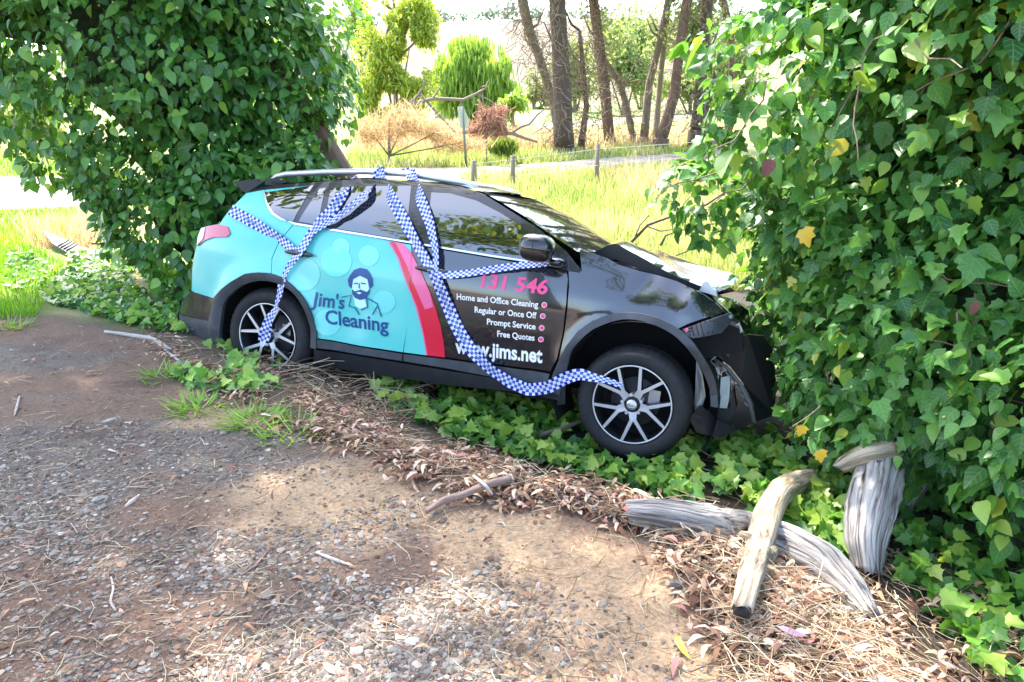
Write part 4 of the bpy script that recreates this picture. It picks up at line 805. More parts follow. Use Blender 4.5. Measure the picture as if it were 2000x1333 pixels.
def straws(name, poly, n, length, rad, lift, mat=m_straw):
    uv = sample_px(poly, n); P = Tn(uv[:, 0], uv[:, 1]); a_ = RNG.uniform(0, 6.28, n); Ls = length * RNG.uniform(.3, 1.6, n); V = []; R_ = []
    z_ = .006 + lift * RNG.random(n) ** 1.5; d = np.c_[np.cos(a_), np.sin(a_), RNG.normal(0, .14, n)] * Ls[:, None] / 2; p0, p1 = P - d, P + d
    mid = P + np.c_[RNG.normal(0, .12, (n, 2)) * Ls[:, None], np.abs(RNG.normal(0, .05, n)) * Ls]
    sd_ = np.c_[-np.sin(a_), np.cos(a_), np.zeros(n)] * (rad * RNG.uniform(.6, 1.5, n))[:, None]; up_ = np.array([0, 0, 1.]) * rad
    for q in (p0, mid, p1):
        q = q.copy(); q[:, 2] += z_; q[:, 2] = np.maximum(q[:, 2], height(q[:, 0], q[:, 1]) + rad); V += [q - sd_, q + sd_, q + up_ * 1.6]
    V = np.stack(V, 1); tf = []
    for s0 in (0, 3):
        for i in range(3): j = (i + 1) % 3; tf += [(s0 + i, s0 + j, s0 + 3 + j), (s0 + i, s0 + 3 + j, s0 + 3 + i)]
    F = (np.array(tf)[None] + (np.arange(n) * 9)[:, None, None]).reshape(-1, 3)
    return tag(link(name, mesh_np(name, V.reshape(-1, 3), F, attr=np.repeat(RNG.random(n), 9)), mat), kind='stuff')
straws('dry_straw', LP, 1500, .15, .0012, .07)
straws('fallen_straw', [(1440, 1180), (1760, 1080), (2050, 1250), (2050, 1400), (1440, 1400)], 250, .2, .0014, .06)
straws('straw_bits', [(-50, 640), (250, 640), (430, 760), (680, 890), (1000, 990), (1250, 1060), (1480, 1400), (-50, 1400)], 1700, .07, .0012, .01)
straws('dry_vines', [(1400, 900), (1600, 880), (1750, 1100), (1800, 1400), (1500, 1400), (1350, 1120), (1330, 900)], 110, .3, .002, .06)
straws('dead_twigs', [(480, 690), (620, 690), (830, 730), (900, 800), (800, 830), (620, 790)], 260, .28, .0018, .14)
def gravel(n):
    uv = np.c_[RNG.uniform(-80, 1550, n), 640 + (1420 - 640) * RNG.random(n) ** .72]; P = Tn(uv[:, 0], uv[:, 1]); s_ = bank_s(P[:, 0], P[:, 1])
    g = fbm(P[:, 0] * .9, P[:, 1] * 1.5, 1) + .25 * (fbm(P[:, 0] * 2.6, P[:, 1] * 4, 5) - .5); tn = np.zeros(n)
    for (u, v, rx, ry) in [(640, 975, .55, .4), (1130, 1110, .42, .28), (1000, 1050, .35, .22), (1180, 1200, .32, .22), (450, 820, .35, .18), (1080, 1290, .35, .25), (1280, 1290, .3, .25)]:
        p = z0(u, v); tn = np.maximum(tn, np.exp(-((P[:, 0] - p[0]) / rx) ** 2 - ((P[:, 1] - p[1]) / ry) ** 2))
    pr = (.12 + .9 * sm(.46, .62, g)) * (1 - .8 * tn) * (.35 + .65 * sm(4.2, 2.2, P[:, 1])) * sm(.12, -.25, s_) * (.10 + .90 * sm(.45, -.25, P[:, 0]))
    P = P[RNG.random(n) < pr]; m_ = len(P)
    oc = np.array([(1, 0, 0), (-1, 0, 0), (0, 1, 0), (0, -1, 0), (0, 0, 1), (0, 0, -1), (.7, .7, .4), (-.7, .7, .4), (.7, -.7, .4), (-.7, -.7, .4)], float)
    of = np.array([(0, 6, 8), (6, 2, 7), (7, 1, 9), (9, 3, 8), (6, 4, 8), (6, 7, 4), (7, 9, 4), (9, 8, 4), (0, 2, 6), (2, 1, 7), (1, 3, 9), (3, 0, 8)])
    sz = .0056 * np.exp(RNG.normal(0, .42, m_)); sc = np.c_[RNG.uniform(.8, 1.4, m_), RNG.uniform(.7, 1.1, m_), RNG.uniform(.4, .75, m_)] * sz[:, None]
    a_ = RNG.uniform(0, 6.28, m_); v = oc[None] * sc[:, None] * RNG.uniform(.75, 1.2, (m_, 10, 1)); x = v[..., 0] * np.cos(a_)[:, None] - v[..., 1] * np.sin(a_)[:, None]; y = v[..., 0] * np.sin(a_)[:, None] + v[..., 1] * np.cos(a_)[:, None]
    V = np.stack([x, y, v[..., 2]], 2) + P[:, None] + np.array([0, 0, .001]); F = (of[None] + (np.arange(m_) * 10)[:, None, None]).reshape(-1, 3)
    return tag(link('gravel', mesh_np('gravel', V.reshape(-1, 3), F, attr=np.repeat(RNG.random(m_), 10), smooth=False), leafmat('pebble', [(0, (.05, .036, .026)), (.3, (.14, .11, .088)), (.55, (.20, .18, .155)), (.72, (.29, .275, .24)), (.8, (.16, .075, .05)), (.92, (.26, .16, .10)), (1, (.46, .41, .34))], .8, 0)), kind='stuff')
gravel(95000)

# ------------------------------------------------------------------ logs and sticks
def limb(name, px, rpx, mat, label, cat, lift=.6, n=14, rough=.07, hollow=None, group=None, sub=6):
    pts = []; rad = []
    for i, (q, r_) in enumerate(zip(px, rpx)):
        l_ = lift[i] if isinstance(lift, (list, tuple)) else None
        g = T(q[0], q[1]); Z = proj(g)[2]; rr = r_ * Z / FPX
        h_ = l_ if l_ is not None else rr * lift
        d = ray(*q); zt = g[2] + h_; p = CAM + d * ((zt - 1.6) / d[2]); pts.append(p); rad.append(rr * (proj(p)[2] / Z))
    pts = np.array(pts); k_ = len(pts); s_ = np.linspace(0, k_ - 1, (k_ - 1) * sub + 1); pts2 = np.c_[[np.interp(s_, range(k_), pts[:, j]) for j in range(3)]].T; rad2 = np.interp(s_, range(k_), rad)
    for _ in range(2): pts2[1:-1] = .5 * pts2[1:-1] + .25 * (pts2[:-2] + pts2[2:])
    base = pts2[0].copy(); b_ = B(); b_.tube(pts2 - base, rad2, n, rough=rough * .35, seed=int(px[0][0]))
    if n >= 12:                                                     # splits, knots and ragged ends
        Vn = np.array(b_.V); k2 = len(pts2); ax = pts2 - base; sd = px[0][0] * .37; td = nrm(np.gradient(pts2, axis=0)); ll = np.r_[0, np.cumsum(np.linalg.norm(np.diff(pts2, axis=0), axis=1))]
        for i in range(k2):
            th = np.arange(n) / n * 2 * math.pi; a1 = np.cos(th) * 2.2 + sd; a2 = np.sin(th) * 2.2
            f = 1 + rough * 5 * (vnoise(a1 * 1.2 + ll[i] * 2.2, a2 * 1.2 + ll[i], 3) - .5) - rough * 5 * np.clip(.30 - vnoise(a1 * 2.6 + ll[i] * .9, a2 * 2.6, 8), 0, 1) + rough * 4 * np.clip(vnoise(a1 * .9 + ll[i] * 7, a2 * .9, 12) - .74, 0, 1)
            sl = slice(i * n, (i + 1) * n); Vn[sl] = ax[i] + (Vn[sl] - ax[i]) * f[:, None]
            if i in (0, k2 - 1): Vn[sl] += td[i] * (RNG.normal(0, .28, n) * rad2[i])[:, None]
        b_.V = [tuple(q_) for q_ in Vn]
    b_.UV = [(u + base[0], v) for u, v in b_.UV]
    if hollow is None: o = b_.build(name, mat); o.location = base; return tag(o, label, cat, group)
    e = empty(name, base, label, cat, group); o = b_.build('wood', mat, e, True, False)
    d = nrm(pts2[0] - pts2[1]); hb_ = B(); hb_.tube([d * .002, d * .012], [rad2[0] * .8, rad2[0] * .55], 10, rough=.1); hb_.build('hollow_end', m_hollow, e, True, False); return e
limb('grey_log', [(1228, 1000), (1280, 1005), (1340, 1018), (1420, 1036), (1530, 1068), (1610, 1108), (1660, 1155), (1700, 1205)], [24, 33, 40, 45, 49, 45, 34, 18], m_log, 'long weathered grey log lying under the pale one beside the ivy', 'log', [.06, .07, .08, .08, .09, .09, .08, .05], 22, .06)
limb('pale_log', [(1448, 1195), (1464, 1130), (1484, 1068), (1497, 1010), (1520, 966), (1548, 946), (1584, 934)], [20, 22, 25, 26, 24, 22, 19], m_logy, 'pale yellowish crooked log with dark hollow end lying across the grey log', 'log', [.10, .16, .22, .22, .18, .13, .09], 22, .05, True)
for kp_ in ([(1474, 1056, .24), (1455, 1050, .27), (1444, 1044, .29)], [(1500, 1085, .24), (1508, 1080, .26), (1514, 1074, .28)]):
    pl_ = [o for o in COL.objects if o.name == 'pale_log'][0]; q_ = [CAM + ray(u, v) * ((h_ + float(T(u, v)[2]) - 1.6) / ray(u, v)[2]) for u, v, h_ in kp_]; b_ = B(); b_.tube(q_, [.035, .024, .016], 9, rough=.12); b_.build('knot', m_logy, pl_)
limb('log_stump', [(1698, 1118), (1692, 1060), (1702, 1000), (1722, 915)], [26, 36, 42, 40], m_log, 'thick split grey log leaning up under the ivy thicket', 'log', [.02, .12, .22, .34], 22, .09)
limb('log_branch', [(1640, 912), (1668, 898), (1700, 888), (1738, 880)], [14, 20, 24, 26], m_logy, 'tan crooked branch resting on top of the split grey log', 'branch', [.30, .36, .42, .44], 14, .08)
limb('buried_log', [(1770, 990), (1810, 930), (1850, 880)], [14, 17, 17], m_log, 'grey log half hidden in shade beneath the ivy thicket', 'log', [.05, .15, .25], 12)
limb('wood_chunk', [(1310, 1140), (1350, 1142), (1392, 1150)], [8, 11, 9], m_log, 'short dark grey wood chunk in the litter beside the pale log', 'wood', .5, 10, .15)
limb('wood_chunk', [(1505, 1150), (1535, 1152), (1562, 1168)], [9, 13, 7], m_log, 'broken grey wood piece below the long grey log', 'wood', .5, 10, .15)
limb('wood_chunk', [(1585, 1195), (1625, 1190), (1672, 1196)], [7, 11, 8], m_stickp, 'bleached wood splinter under the tapered end of the grey log', 'wood', .5, 10, .15)
limb('wood_chunk', [(1640, 1250), (1690, 1290), (1730, 1340)], [9, 16, 18], m_stickp, 'pale rotten wood piece in the bottom corner litter', 'wood', .5, 12, .15)
limb('fallen_branch', [(832, 1000), (868, 976), (905, 966), (948, 948), (1000, 934), (1042, 926)], [5, 7, 7, 7.5, 8, 6], m_stick, 'brown crooked branch lying on the dirt in front of the car', 'branch', [.03, .03, .04, .05, .05, .04], 10, .08)
limb('twig', [(1055, 948), (1110, 975), (1162, 994)], [3, 4.5, 4], m_stickp, 'thin pale stick by the right end of the brown branch', 'stick', .8, 7)
limb('twig', [(925, 930), (950, 950), (962, 966)], [3, 3.5, 2.5], m_stickp, 'short grey twig crossing the brown branch', 'stick', [.05, .08, .05], 6)
limb('root', [(1378, 1172), (1400, 1205), (1450, 1232), (1520, 1262), (1600, 1300), (1660, 1320)], [4, 5, 5, 6, 4, 3], m_stickp, 'long bleached root curving below the pale log', 'root', .8, 8)
limb('twig', [(205, 648), (255, 655), (300, 662), (335, 684)], [3, 4, 4.5, 3], m_stickp, 'bleached forked stick near the rear bumper', 'stick', .9, 7)
limb('twig', [(290, 655), (330, 690), (380, 728)], [2, 2.5, 2], m_stickp, 'thin pale twig lying toward the rear wheel', 'stick', .9, 6)
limb('twig', [(38, 775), (32, 800), (28, 812)], [2, 2.6, 1.6], m_stickp, 'small pale curved twig on the far edge of the gravel', 'stick', .9, 6)
limb('twig', [(618, 1080), (648, 1092), (682, 1104)], [3, 4, 2.5], m_stickp, 'straight bleached stick on gravel below the tan patch', 'stick', .9, 6)
limb('twig', [(217, 1128), (222, 1150), (215, 1175), (226, 1194)], [2, 2.6, 2.6, 2], m_stickp, 'wavy white twig standing out on the grey gravel', 'stick', .9, 6)
limb('twig', [(470, 1125), (500, 1105), (520, 1080)], [2, 3, 2], m_stick, 'brown twig beside the straight bleached stick', 'stick', .9, 6)
limb('twig', [(645, 830), (668, 850), (690, 862)], [2.5, 3.5, 2.5], m_stick, 'dark twig in the litter beside the green weeds', 'stick', .9, 6)
limb('twig', [(1040, 855), (1090, 840), (1140, 822)], [4, 4.5, 4], m_barkg, 'grey stick poking out beside the front tyre', 'stick', [.05, .1, .16], 7)
limb('bark_chip', [(245, 990), (258, 980), (272, 968)], [3, 6, 3], m_stickp, 'pale flat bark chip alone on the gravel', 'bark', .4, 7)
limb('bark_chip', [(200, 826), (215, 822), (226, 818)], [2, 4, 2], m_stickp, 'small tan bark chip on the earth left of the weeds', 'bark', .4, 7)

# single coloured leaves
def one_leaf(u, v, tpl, key_, mat, size, label, lift=.01, Y=None, tip=(1, -.3, 0), out=(0, -.5, .9)):
    p = T(u, v) + np.array([0, 0, lift]) if Y is None else at_depth(u, v, Y)
    o = single('fallen_leaf', key_, tpl, mat, p, np.array(tip, float), np.array(out, float), size); return tag(o, label, 'leaf')
one_leaf(1322, 1248, GUM, 'gum', m_yel, .10, 'yellow green leaf on bare dirt beside the straw', tip=(.3, -1, .05))
one_leaf(1568, 448, LOBED, 'lobed', m_yel, .09, 'large yellow leaf caught on the ivy thicket', Y=3.05, tip=(.5, -.1, -1), out=(0, -1, .3))
one_leaf(1600, 880, LOBED, 'lobed', m_yel, .065, 'curled yellow leaf hanging above the logs', Y=2.75, tip=(.3, -.1, -1), out=(0, -1, .3))
one_leaf(1568, 832, LOBED, 'lobed', m_yel, .06, 'small yellow leaf low on the ivy beside the torn bumper', Y=2.95, tip=(-.2, 0, -1), out=(0, -1, .3))
one_leaf(1506, 312, OVATE, 'ovate', m_brown, .085, 'dark brown dead leaf in a gap of the ivy', Y=3.3, tip=(-.3, 0, -1), out=(-.2, -1, .3))
one_leaf(1905, 590, OVATE, 'ovate', m_brown, .06, 'small brown curled leaf high on the ivy', Y=2.75, tip=(0, 0, -1), out=(0, -1, .3))
one_leaf(1512, 1255, GUM, 'gum', m_pink, .09, 'pink leaf lying in the litter under the pale log', lift=.06)
one_leaf(1620, 965, GUM, 'gum', m_pink, .08, 'pinkish leaf beside the split grey log', lift=.1)
one_leaf(1330, 1290, GUM, 'gum', m_lit_o, .09, 'buff leaf on the dirt next to the yellow green one', tip=(-.4, -1, 0))
one_leaf(630, 1300, GUM, 'gum', m_lit_o, .10, 'pale dry leaf on gravel at the bottom edge')
one_leaf(545, 835, GUM, 'gum', m_lit_o, .12, 'long dry leaf beside the green weed clump', tip=(.5, -1, 0))

# ------------------------------------------------------------------ grasses and weeds
def grass(name, polys, n, hgt, wid, mat, clump=True):
    uv = np.concatenate([sample_px(pl, int(n * w_)) for pl, w_ in polys]); P = Tn(uv[:, 0], uv[:, 1])
    ok = (P[:, 1] < 80) & (P[:, 1] > 1); P = P[ok]; m_ = len(P); Y = np.hypot(P[:, 0], P[:, 1]); k_ = fbm(P[:, 0] * .9, P[:, 1] * .5, 90)
    tip = nrm(np.c_[RNG.normal(0, .32, (m_, 2)), np.ones(m_)]); out = nrm(np.c_[RNG.normal(0, .5, m_), -1 + RNG.normal(0, .4, m_), np.full(m_, .25)])
    h_ = hgt * RNG.uniform(.4, 1.4, m_) * (.5 + k_); w2 = wid * (Y / 10) ** .9 * RNG.uniform(.6, 1.4, m_)
    return tag(link(name, leaf_mesh(name, BLADE, P, tip, out, h_, np.clip(RNG.beta(2, 2, m_) + .9 * (k_ - .5), 0, 1), w2), mat), kind='stuff')
grass('field_grass', [([(900, 350), (1480, 315), (1560, 560), (1440, 570), (1180, 500), (960, 385)], .75), ([(680, 335), (900, 330), (1400, 295), (1450, 280), (680, 300)], .25)], 26000, .26, .016, m_grass)
grass('tall_dry_grass', [([(690, 300), (900, 300), (1080, 300), (1080, 262), (900, 255), (690, 240)], .6), ([(1080, 300), (1450, 290), (1450, 255), (1080, 270)], .25), ([(1150, 350), (1480, 330), (1480, 420), (1250, 400)], .1)], 9000, .5, .013, m_dry)
grass('bright_verge_grass', [([(-60, 480), (60, 480), (130, 520), (70, 620), (-60, 625)], .35), ([(-60, 345), (135, 345), (130, 300), (-60, 290)], .25), ([(-60, 415), (150, 410), (150, 470), (-60, 490)], .2), ([(680, 322), (1400, 298), (1400, 287), (680, 310)], .2)], 9000, .12, .010, m_green)
grass('dry_verge_grass', [([(40, 440), (230, 430), (240, 480), (60, 490)], .5), ([(-60, 240), (120, 260), (140, 300), (-60, 320)], .5)], 2200, .2, .012, m_dry)
for k_, (u, v, n_, lab) in enumerate([(330, 738, 60, 'small bright weed nearest the rear wheel'), (392, 800, 90, 'low spreading green weed on the dirt between two others'), (500, 826, 130, 'largest bright green weed clump at the litter edge'), (570, 850, 60, 'yellowish green weed at the straw edge'), (15, 640, 70, 'short grass tuft on the road edge'), (740, 720, 40, 'leafy green shoot standing against the car sill')]):
    g = T(u, v); m_ = n_; a_ = RNG.uniform(0, 6.28, m_); r_ = .16 * np.sqrt(RNG.random(m_)); Pq = np.c_[g[0] + r_ * np.cos(a_), g[1] + r_ * np.sin(a_) * .8, np.zeros(m_)]; Pq[:, 2] = height(Pq[:, 0], Pq[:, 1]) + .004
    b2 = a_ + RNG.normal(0, .6, m_); tip = nrm(np.c_[np.cos(b2), np.sin(b2), RNG.uniform(.15, .9, m_)]); out = nrm(np.c_[-np.cos(b2) * .5, -np.sin(b2) * .5, np.ones(m_)])
    o = link('weed', leaf_mesh('weed', BLADE, Pq - g, tip, out, RNG.uniform(.06, .16, m_), RNG.uniform(.4, 1, m_), np.full(m_, .012)), m_green); o.location = g; tag(o, lab, 'weed')

# black plastic strip torn off the car, by the left bush
st = empty('trim_strip', T(150, 500), 'torn black plastic trim strip lying beside the ivy tree', 'car part'); b_ = B(); q = [T(88, 470) + (0, 0, .12), T(115, 488) + (0, 0, .10), T(150, 500) + (0, 0, .05), T(205, 512) + (0, 0, .03)]
for i, p_ in enumerate(q):
    w_ = (.01, .075, .09, .08)[i]; b_.V += [tuple(p_ + np.array([.3, .95, .3]) * w_), tuple(p_ - np.array([.3, .95, .3]) * w_)]; b_.UV += [(0, 0)] * 2
b_.F = [(2 * i, 2 * i + 2, 2 * i + 3, 2 * i + 1) for i in range(3)]; so = b_.build('strip', m_plas, st, False)
sm_ = so.modifiers.new('thickness', 'SOLIDIFY'); sm_.thickness = .02
for t_ in (.35, .5, .65, .8):
    p_ = q[1] * (1 - t_) + q[2] * t_ if t_ < .9 else q[2]; rb = B(); rb.tube([p_ + np.array([.02, .08, .045]), p_ - np.array([.02, .08, .0])], .012, 6); rb.build('rib', m_dark, st)

# ------------------------------------------------------------------ fence, sign, far things
fe = empty('paddock_fence', T(1165, 362), 'low wooden post fence with wire along the grass behind the car', 'fence')
tops = []
for (u, vt, vb, wpx) in ((926, 317, 365, 12), (1002, 308, 372, 10), (1165, 287, 362, 9), (1378, 272, 342, 10)):
    g = T(u, vb); Z = proj(g)[2]; h_ = (vb - vt) * Z / FPX * 1.03; r_ = wpx * Z / FPX / 2; b_ = B(); b_.tube([g - (0, 0, .1), g + (0, 0, h_ * .5), g + (0, 0, h_)], [r_, r_ * .97, r_ * .9], 9, rough=.04, seed=u); b_.build('post', m_barkg, fe); tops.append(g + (0, 0, h_ * .88))
for k_ in (0, .35):
    b_ = B(); b_.tube([p_ - (0, .06, k_) for p_ in tops], .006, 4, False); b_.build('wire', m_stickp, fe)
e_ = at_depth(1460, 284, tops[3][1]); b_ = B(); b_.tube([tops[3] - (0, .1, 0), (e_ + tops[3]) / 2, e_], .05, 8, rough=.03); b_.build('rail', m_barkg, fe)
g = T(911, 331); sg = empty('road_sign', g, 'faded roadside sign plate on a grey metal post', 'sign'); Yd = g[1]
p0 = at_depth(911, 331, Yd); p1 = at_depth(903, 208, Yd); b_ = B(); b_.tube([p0, p1], .03, 8); b_.build('post', simple('galvanised', (.14, .17, .16), .5, .5), sg)
b_ = B(); V = [at_depth(u, v, Yd + d_) for d_ in (.06, .08) for u, v in ((893, 209), (905, 208), (916, 234), (914, 252), (898, 250))]; b_.add(V, [(4, 3, 2, 1, 0), (5, 6, 7, 8, 9)] + [(i, (i + 1) % 5, 5 + (i + 1) % 5, 5 + i) for i in range(5)]); b_.build('plate', simple('pale_sign', (.50, .54, .38), .5), sg, False)
def px_tube(b_, px, wpx, Y, n=8, rough=.06, seed=0, sub=3):
    pts = np.array([at_depth(u, v, Y) for u, v in px]); k_ = len(pts); s_ = np.linspace(0, k_ - 1, (k_ - 1) * sub + 1); p2 = np.c_[[np.interp(s_, range(k_), pts[:, j]) for j in range(3)]].T
    Z = proj(pts[0])[2]; w2 = np.interp(s_, np.linspace(0, k_ - 1, len(wpx)), wpx) * Z / FPX / 2; b_.tube(p2, w2, n, rough=rough, seed=seed); return pts
def tangle(parent, px, spread, Y, n, L=1.0):                         # dead creeper hanging on a trunk
    b_ = B(); pts = np.array([at_depth(u, v, Y) for u, v in px]); rg = RNG
    for _ in range(n):
        t_ = rg.uniform(0, len(pts) - 1.001); i = int(t_); p_ = pts[i] * (1 - t_ + i) + pts[i + 1] * (t_ - i) + rg.normal(0, spread, 3) * (1, .6, .4)
        d = nrm(np.r_[rg.normal(0, .7, 2), -.7 + rg.normal(0, .6)]); q = [p_]
        for s_ in range(3): d = nrm(d + rg.normal(0, .55, 3)); q.append(q[-1] + d * L * rg.uniform(.12, .35))
        b_.tube(q, .011, 3, False)
    o = b_.build('dead_creeper', m_twig, parent, False); o['kind'] = 'stuff'
TR = [  # path, widths, depth, bark, creeper, label
 ([(1010, -60), (1022, 10), (1034, 60), (1052, 110), (1067, 155), (1082, 210), (1092, 270)], [22, 18, 16], 27, m_barkg, (.35, 420), 'leaning grey gum trunk shaggy with dead creeper, first of the row'),
 ([(1080, -60), (1088, 0), (1093, 90), (1097, 180), (1101, 288)], [32, 34, 36, 46], 25, m_bark, (.12, 160), 'thickest dark upright gum trunk behind the fence'),
 ([(1132, 60), (1138, 126), (1145, 210), (1134, 288)], [7, 10, 12, 16], 26, m_barkr, (.3, 260), 'thin crooked trunk just beside the thickest dark one'),
 ([(1150, -60), (1159, 0), (1169, 75), (1180, 165), (1190, 274)], [20, 21, 22, 24], 28, m_barkr, (.2, 220), 'straight red brown gum trunk between two thin ones'),
 ([(1177, 110), (1196, 140), (1212, 165), (1226, 215), (1235, 262)], [10, 12, 13, 13], 29, m_barkg, (.15, 120), 'thin trunk leaning back against the straight red brown gum'),
 ([(1312, -60), (1304, 10), (1290, 75), (1268, 165), (1258, 268)], [14, 14, 14, 18], 29, m_barkg, (.1, 90), 'slim grey gum trunk curving toward the gap in the row'),
 ([(1304, 20), (1298, 70), (1291, 135), (1285, 210), (1280, 270)], [11, 12, 12, 14], 30, m_barkg, None, 'slim pale smooth trunk between two darker gums'),
 ([(1354, -60), (1342, 0), (1328, 90), (1318, 180), (1304, 230), (1290, 272)], [20, 20, 20, 24, 28], 27, m_barkr, (.12, 90), 'bent gum trunk with reddish flared base'),
 ([(1392, -60), (1382, 0), (1373, 105), (1366, 200), (1362, 254)], [24, 22, 22, 30], 27, m_bark, (.2, 200), 'dark gum trunk with rough base beside the ivy thicket'),
 ([(1395, -60), (1412, 0), (1424, 50), (1430, 90), (1428, 180)], [16, 14, 12], 30, m_barkr, (.25, 150), 'shaggy trunk half behind the edge of the ivy thicket'),
 ([(1372, 265), (1380, 215), (1392, 180), (1400, 120)], [10, 8, 6], 28, m_bark, None, 'thin dark sapling beside the rough based gum')]
for i, (px, wd, Y, bm_, cr, lab) in enumerate(TR):
    bp_ = px[-1] if px[-1][1] > px[0][1] else px[0]; base = at_depth(bp_[0], bp_[1], Y); r0 = empty('gum_tree', (base[0], base[1], float(height(base[0], base[1]))), lab, 'tree', 'gum trees behind the fence')
    b_ = B(); px_tube(b_, px, wd, Y, 10, .05, i); 
    if base[2] > height(base[0], base[1]): b_.tube([base, (base[0], base[1], float(height(base[0], base[1])) - .2)], wd[-1] * Y / FPX / 2 * 1.15, 10)
    b_.build('trunk', bm_, r0)
    if cr: tangle(r0, px, cr[0], Y - .3, cr[1])
    tp = at_depth(px[0][0], -60, Y); crown('crown', 700, [(tp[0], Y, tp[2] + 1.6, 2.2, 2.0, 1.2)], .3, m_gump, r0, i + 5)
    if i in (3, 5, 7, 8): 
        u0 = px[0][0]; crown('hanging_leaves', 900, [(at_depth(u0 + (30 if i % 2 else -25), 40, Y)[0], Y + 1, at_depth(u0, 60, Y)[2], 1.0, .8, 1.6)], .13, m_gump, r0, i + 30)
    bl = B(); rg = np.random.default_rng(i)
    for _ in range(3):
        t_ = rg.uniform(.1, .7) * (len(px) - 1); k_ = int(t_); u0 = px[k_][0]; v0 = px[k_][1]; s_g = rg.choice([-1, 1]); bl.tube([at_depth(u0, v0, Y), at_depth(u0 + s_g * 16, v0 - 12, Y), at_depth(u0 + s_g * 30, v0 - 45, Y + .3)], [.05, .04, .02], 5)
    bl.build('bough', bm_, r0)
def shrub_tree(name, label, cat, Y, trunk, tw, ells, n, size, mat, bark=m_barkg, hang=.8, tpl=QUAD, group=None, seed=0, wr=1., rnd_=.6, thr=.42):
    g0 = at_depth(trunk[-1][0], trunk[-1][1], Y); r0 = empty(name, (g0[0], g0[1], float(height(g0[0], g0[1]))), label, cat, group); b_ = B(); px_tube(b_, trunk, tw, Y, 8, .05, seed)
    gz_ = float(height(g0[0], g0[1]))
    if g0[2] > gz_: b_.tube([g0, (g0[0], g0[1], gz_ - .2)], tw[-1] * Y / FPX / 2, 8)
    b_.build('trunk', bark, r0); E_ = []
    for (u, v, ru, rv) in ells: c_ = at_depth(u, v, Y); k_ = proj(c_)[2] / FPX; E_.append((c_[0], c_[1], c_[2], ru * k_, min(ru, rv) * k_, rv * k_))
    crown('crown', n, E_, size, mat, r0, seed, tpl, hang, wr, rnd_, thr)
    tr_ = [at_depth(q[0], q[1], Y) for q in trunk]; bb = B()
    for i, e in enumerate(E_):
        q = np.array(e[:3]); j = min(len(tr_) - 1, 1 + i % len(tr_)); a_ = tr_[j]; bb.tube([a_, (a_ + q) / 2 + (0, 0, .12 * e[5]), q + (0, 0, .3 * e[5])], [tw[-1] * Y / FPX * .28, tw[-1] * Y / FPX * .2, .02], 5)
    bb.build('bough', bark, r0); return r0
shrub_tree('willow_tree', 'round bright green weeping willow beyond the fallen branches', 'tree', 45, [(925, 130), (928, 190), (928, 228)], [10, 14], [(915, 120, 42, 42), (950, 135, 42, 48), (880, 160, 30, 55), (900, 150, 40, 60), (975, 165, 28, 48), (925, 180, 70, 42), (985, 185, 20, 30)], 20000, .62, m_will, hang=3, seed=61, wr=.2, rnd_=.5, thr=.40)
shrub_tree('young_gum_tree', 'tall airy yellow green gum with thin pale trunk', 'tree', 34, [(762, -80), (770, 20), (771, 120), (774, 240)], [5, 7, 9, 11], [(745, 20, 40, 45), (815, 15, 40, 55), (735, 95, 42, 55), (800, 110, 45, 45), (745, 170, 45, 35), (830, 80, 25, 50), (810, 165, 40, 40), (775, 60, 50, 60), (720, 190, 25, 35), (770, 215, 60, 25)], 26000, .19, m_gumy, hang=1.2, seed=62, wr=.45, rnd_=.9, thr=.385)
shrub_tree('pale_gum_tree', 'pale thin gum half hidden behind the ivy tree', 'tree', 40, [(700, -80), (703, 60), (708, 180)], [4, 6, 8], [(700, 40, 22, 60), (695, 130, 25, 50)], 3000, .2, m_gump, seed=63, wr=.6)
shrub_tree('round_shrub', 'light green rounded shrub at the foot of the willow', 'shrub', 38, [(1000, 205), (1002, 245)], [6, 8], [(1000, 205, 28, 34), (985, 225, 20, 22)], 3500, .2, m_will, seed=64, wr=.7)
shrub_tree('green_bush', 'small dark green spiky bush behind the fence post', 'shrub', 22, [(983, 295), (983, 303)], [2, 3], [(983, 294, 24, 13)], 1500, .22, m_gum, hang=-2, seed=65, wr=.2)
shrub_tree('dead_shrub', 'dead reddish brown shrub on the fallen branches', 'shrub', 21, [(950, 215), (950, 262)], [2, 3], [(942, 185, 12, 26), (965, 225, 30, 26), (945, 250, 34, 18), (975, 250, 24, 16)], 3500, .17, m_red, seed=66, wr=.16, rnd_=1., thr=.4)
shrub_tree('tan_scrub', 'tall dry tan scrub beside the ivy tree trunk', 'shrub', 20, [(760, 230), (760, 305)], [4, 6], [(720, 260, 40, 30), (790, 250, 55, 40), (850, 268, 40, 26), (900, 285, 50, 18)], 3200, .34, m_dry, hang=-.5, seed=67, wr=.05, rnd_=1., tpl=BLADE, thr=.36)
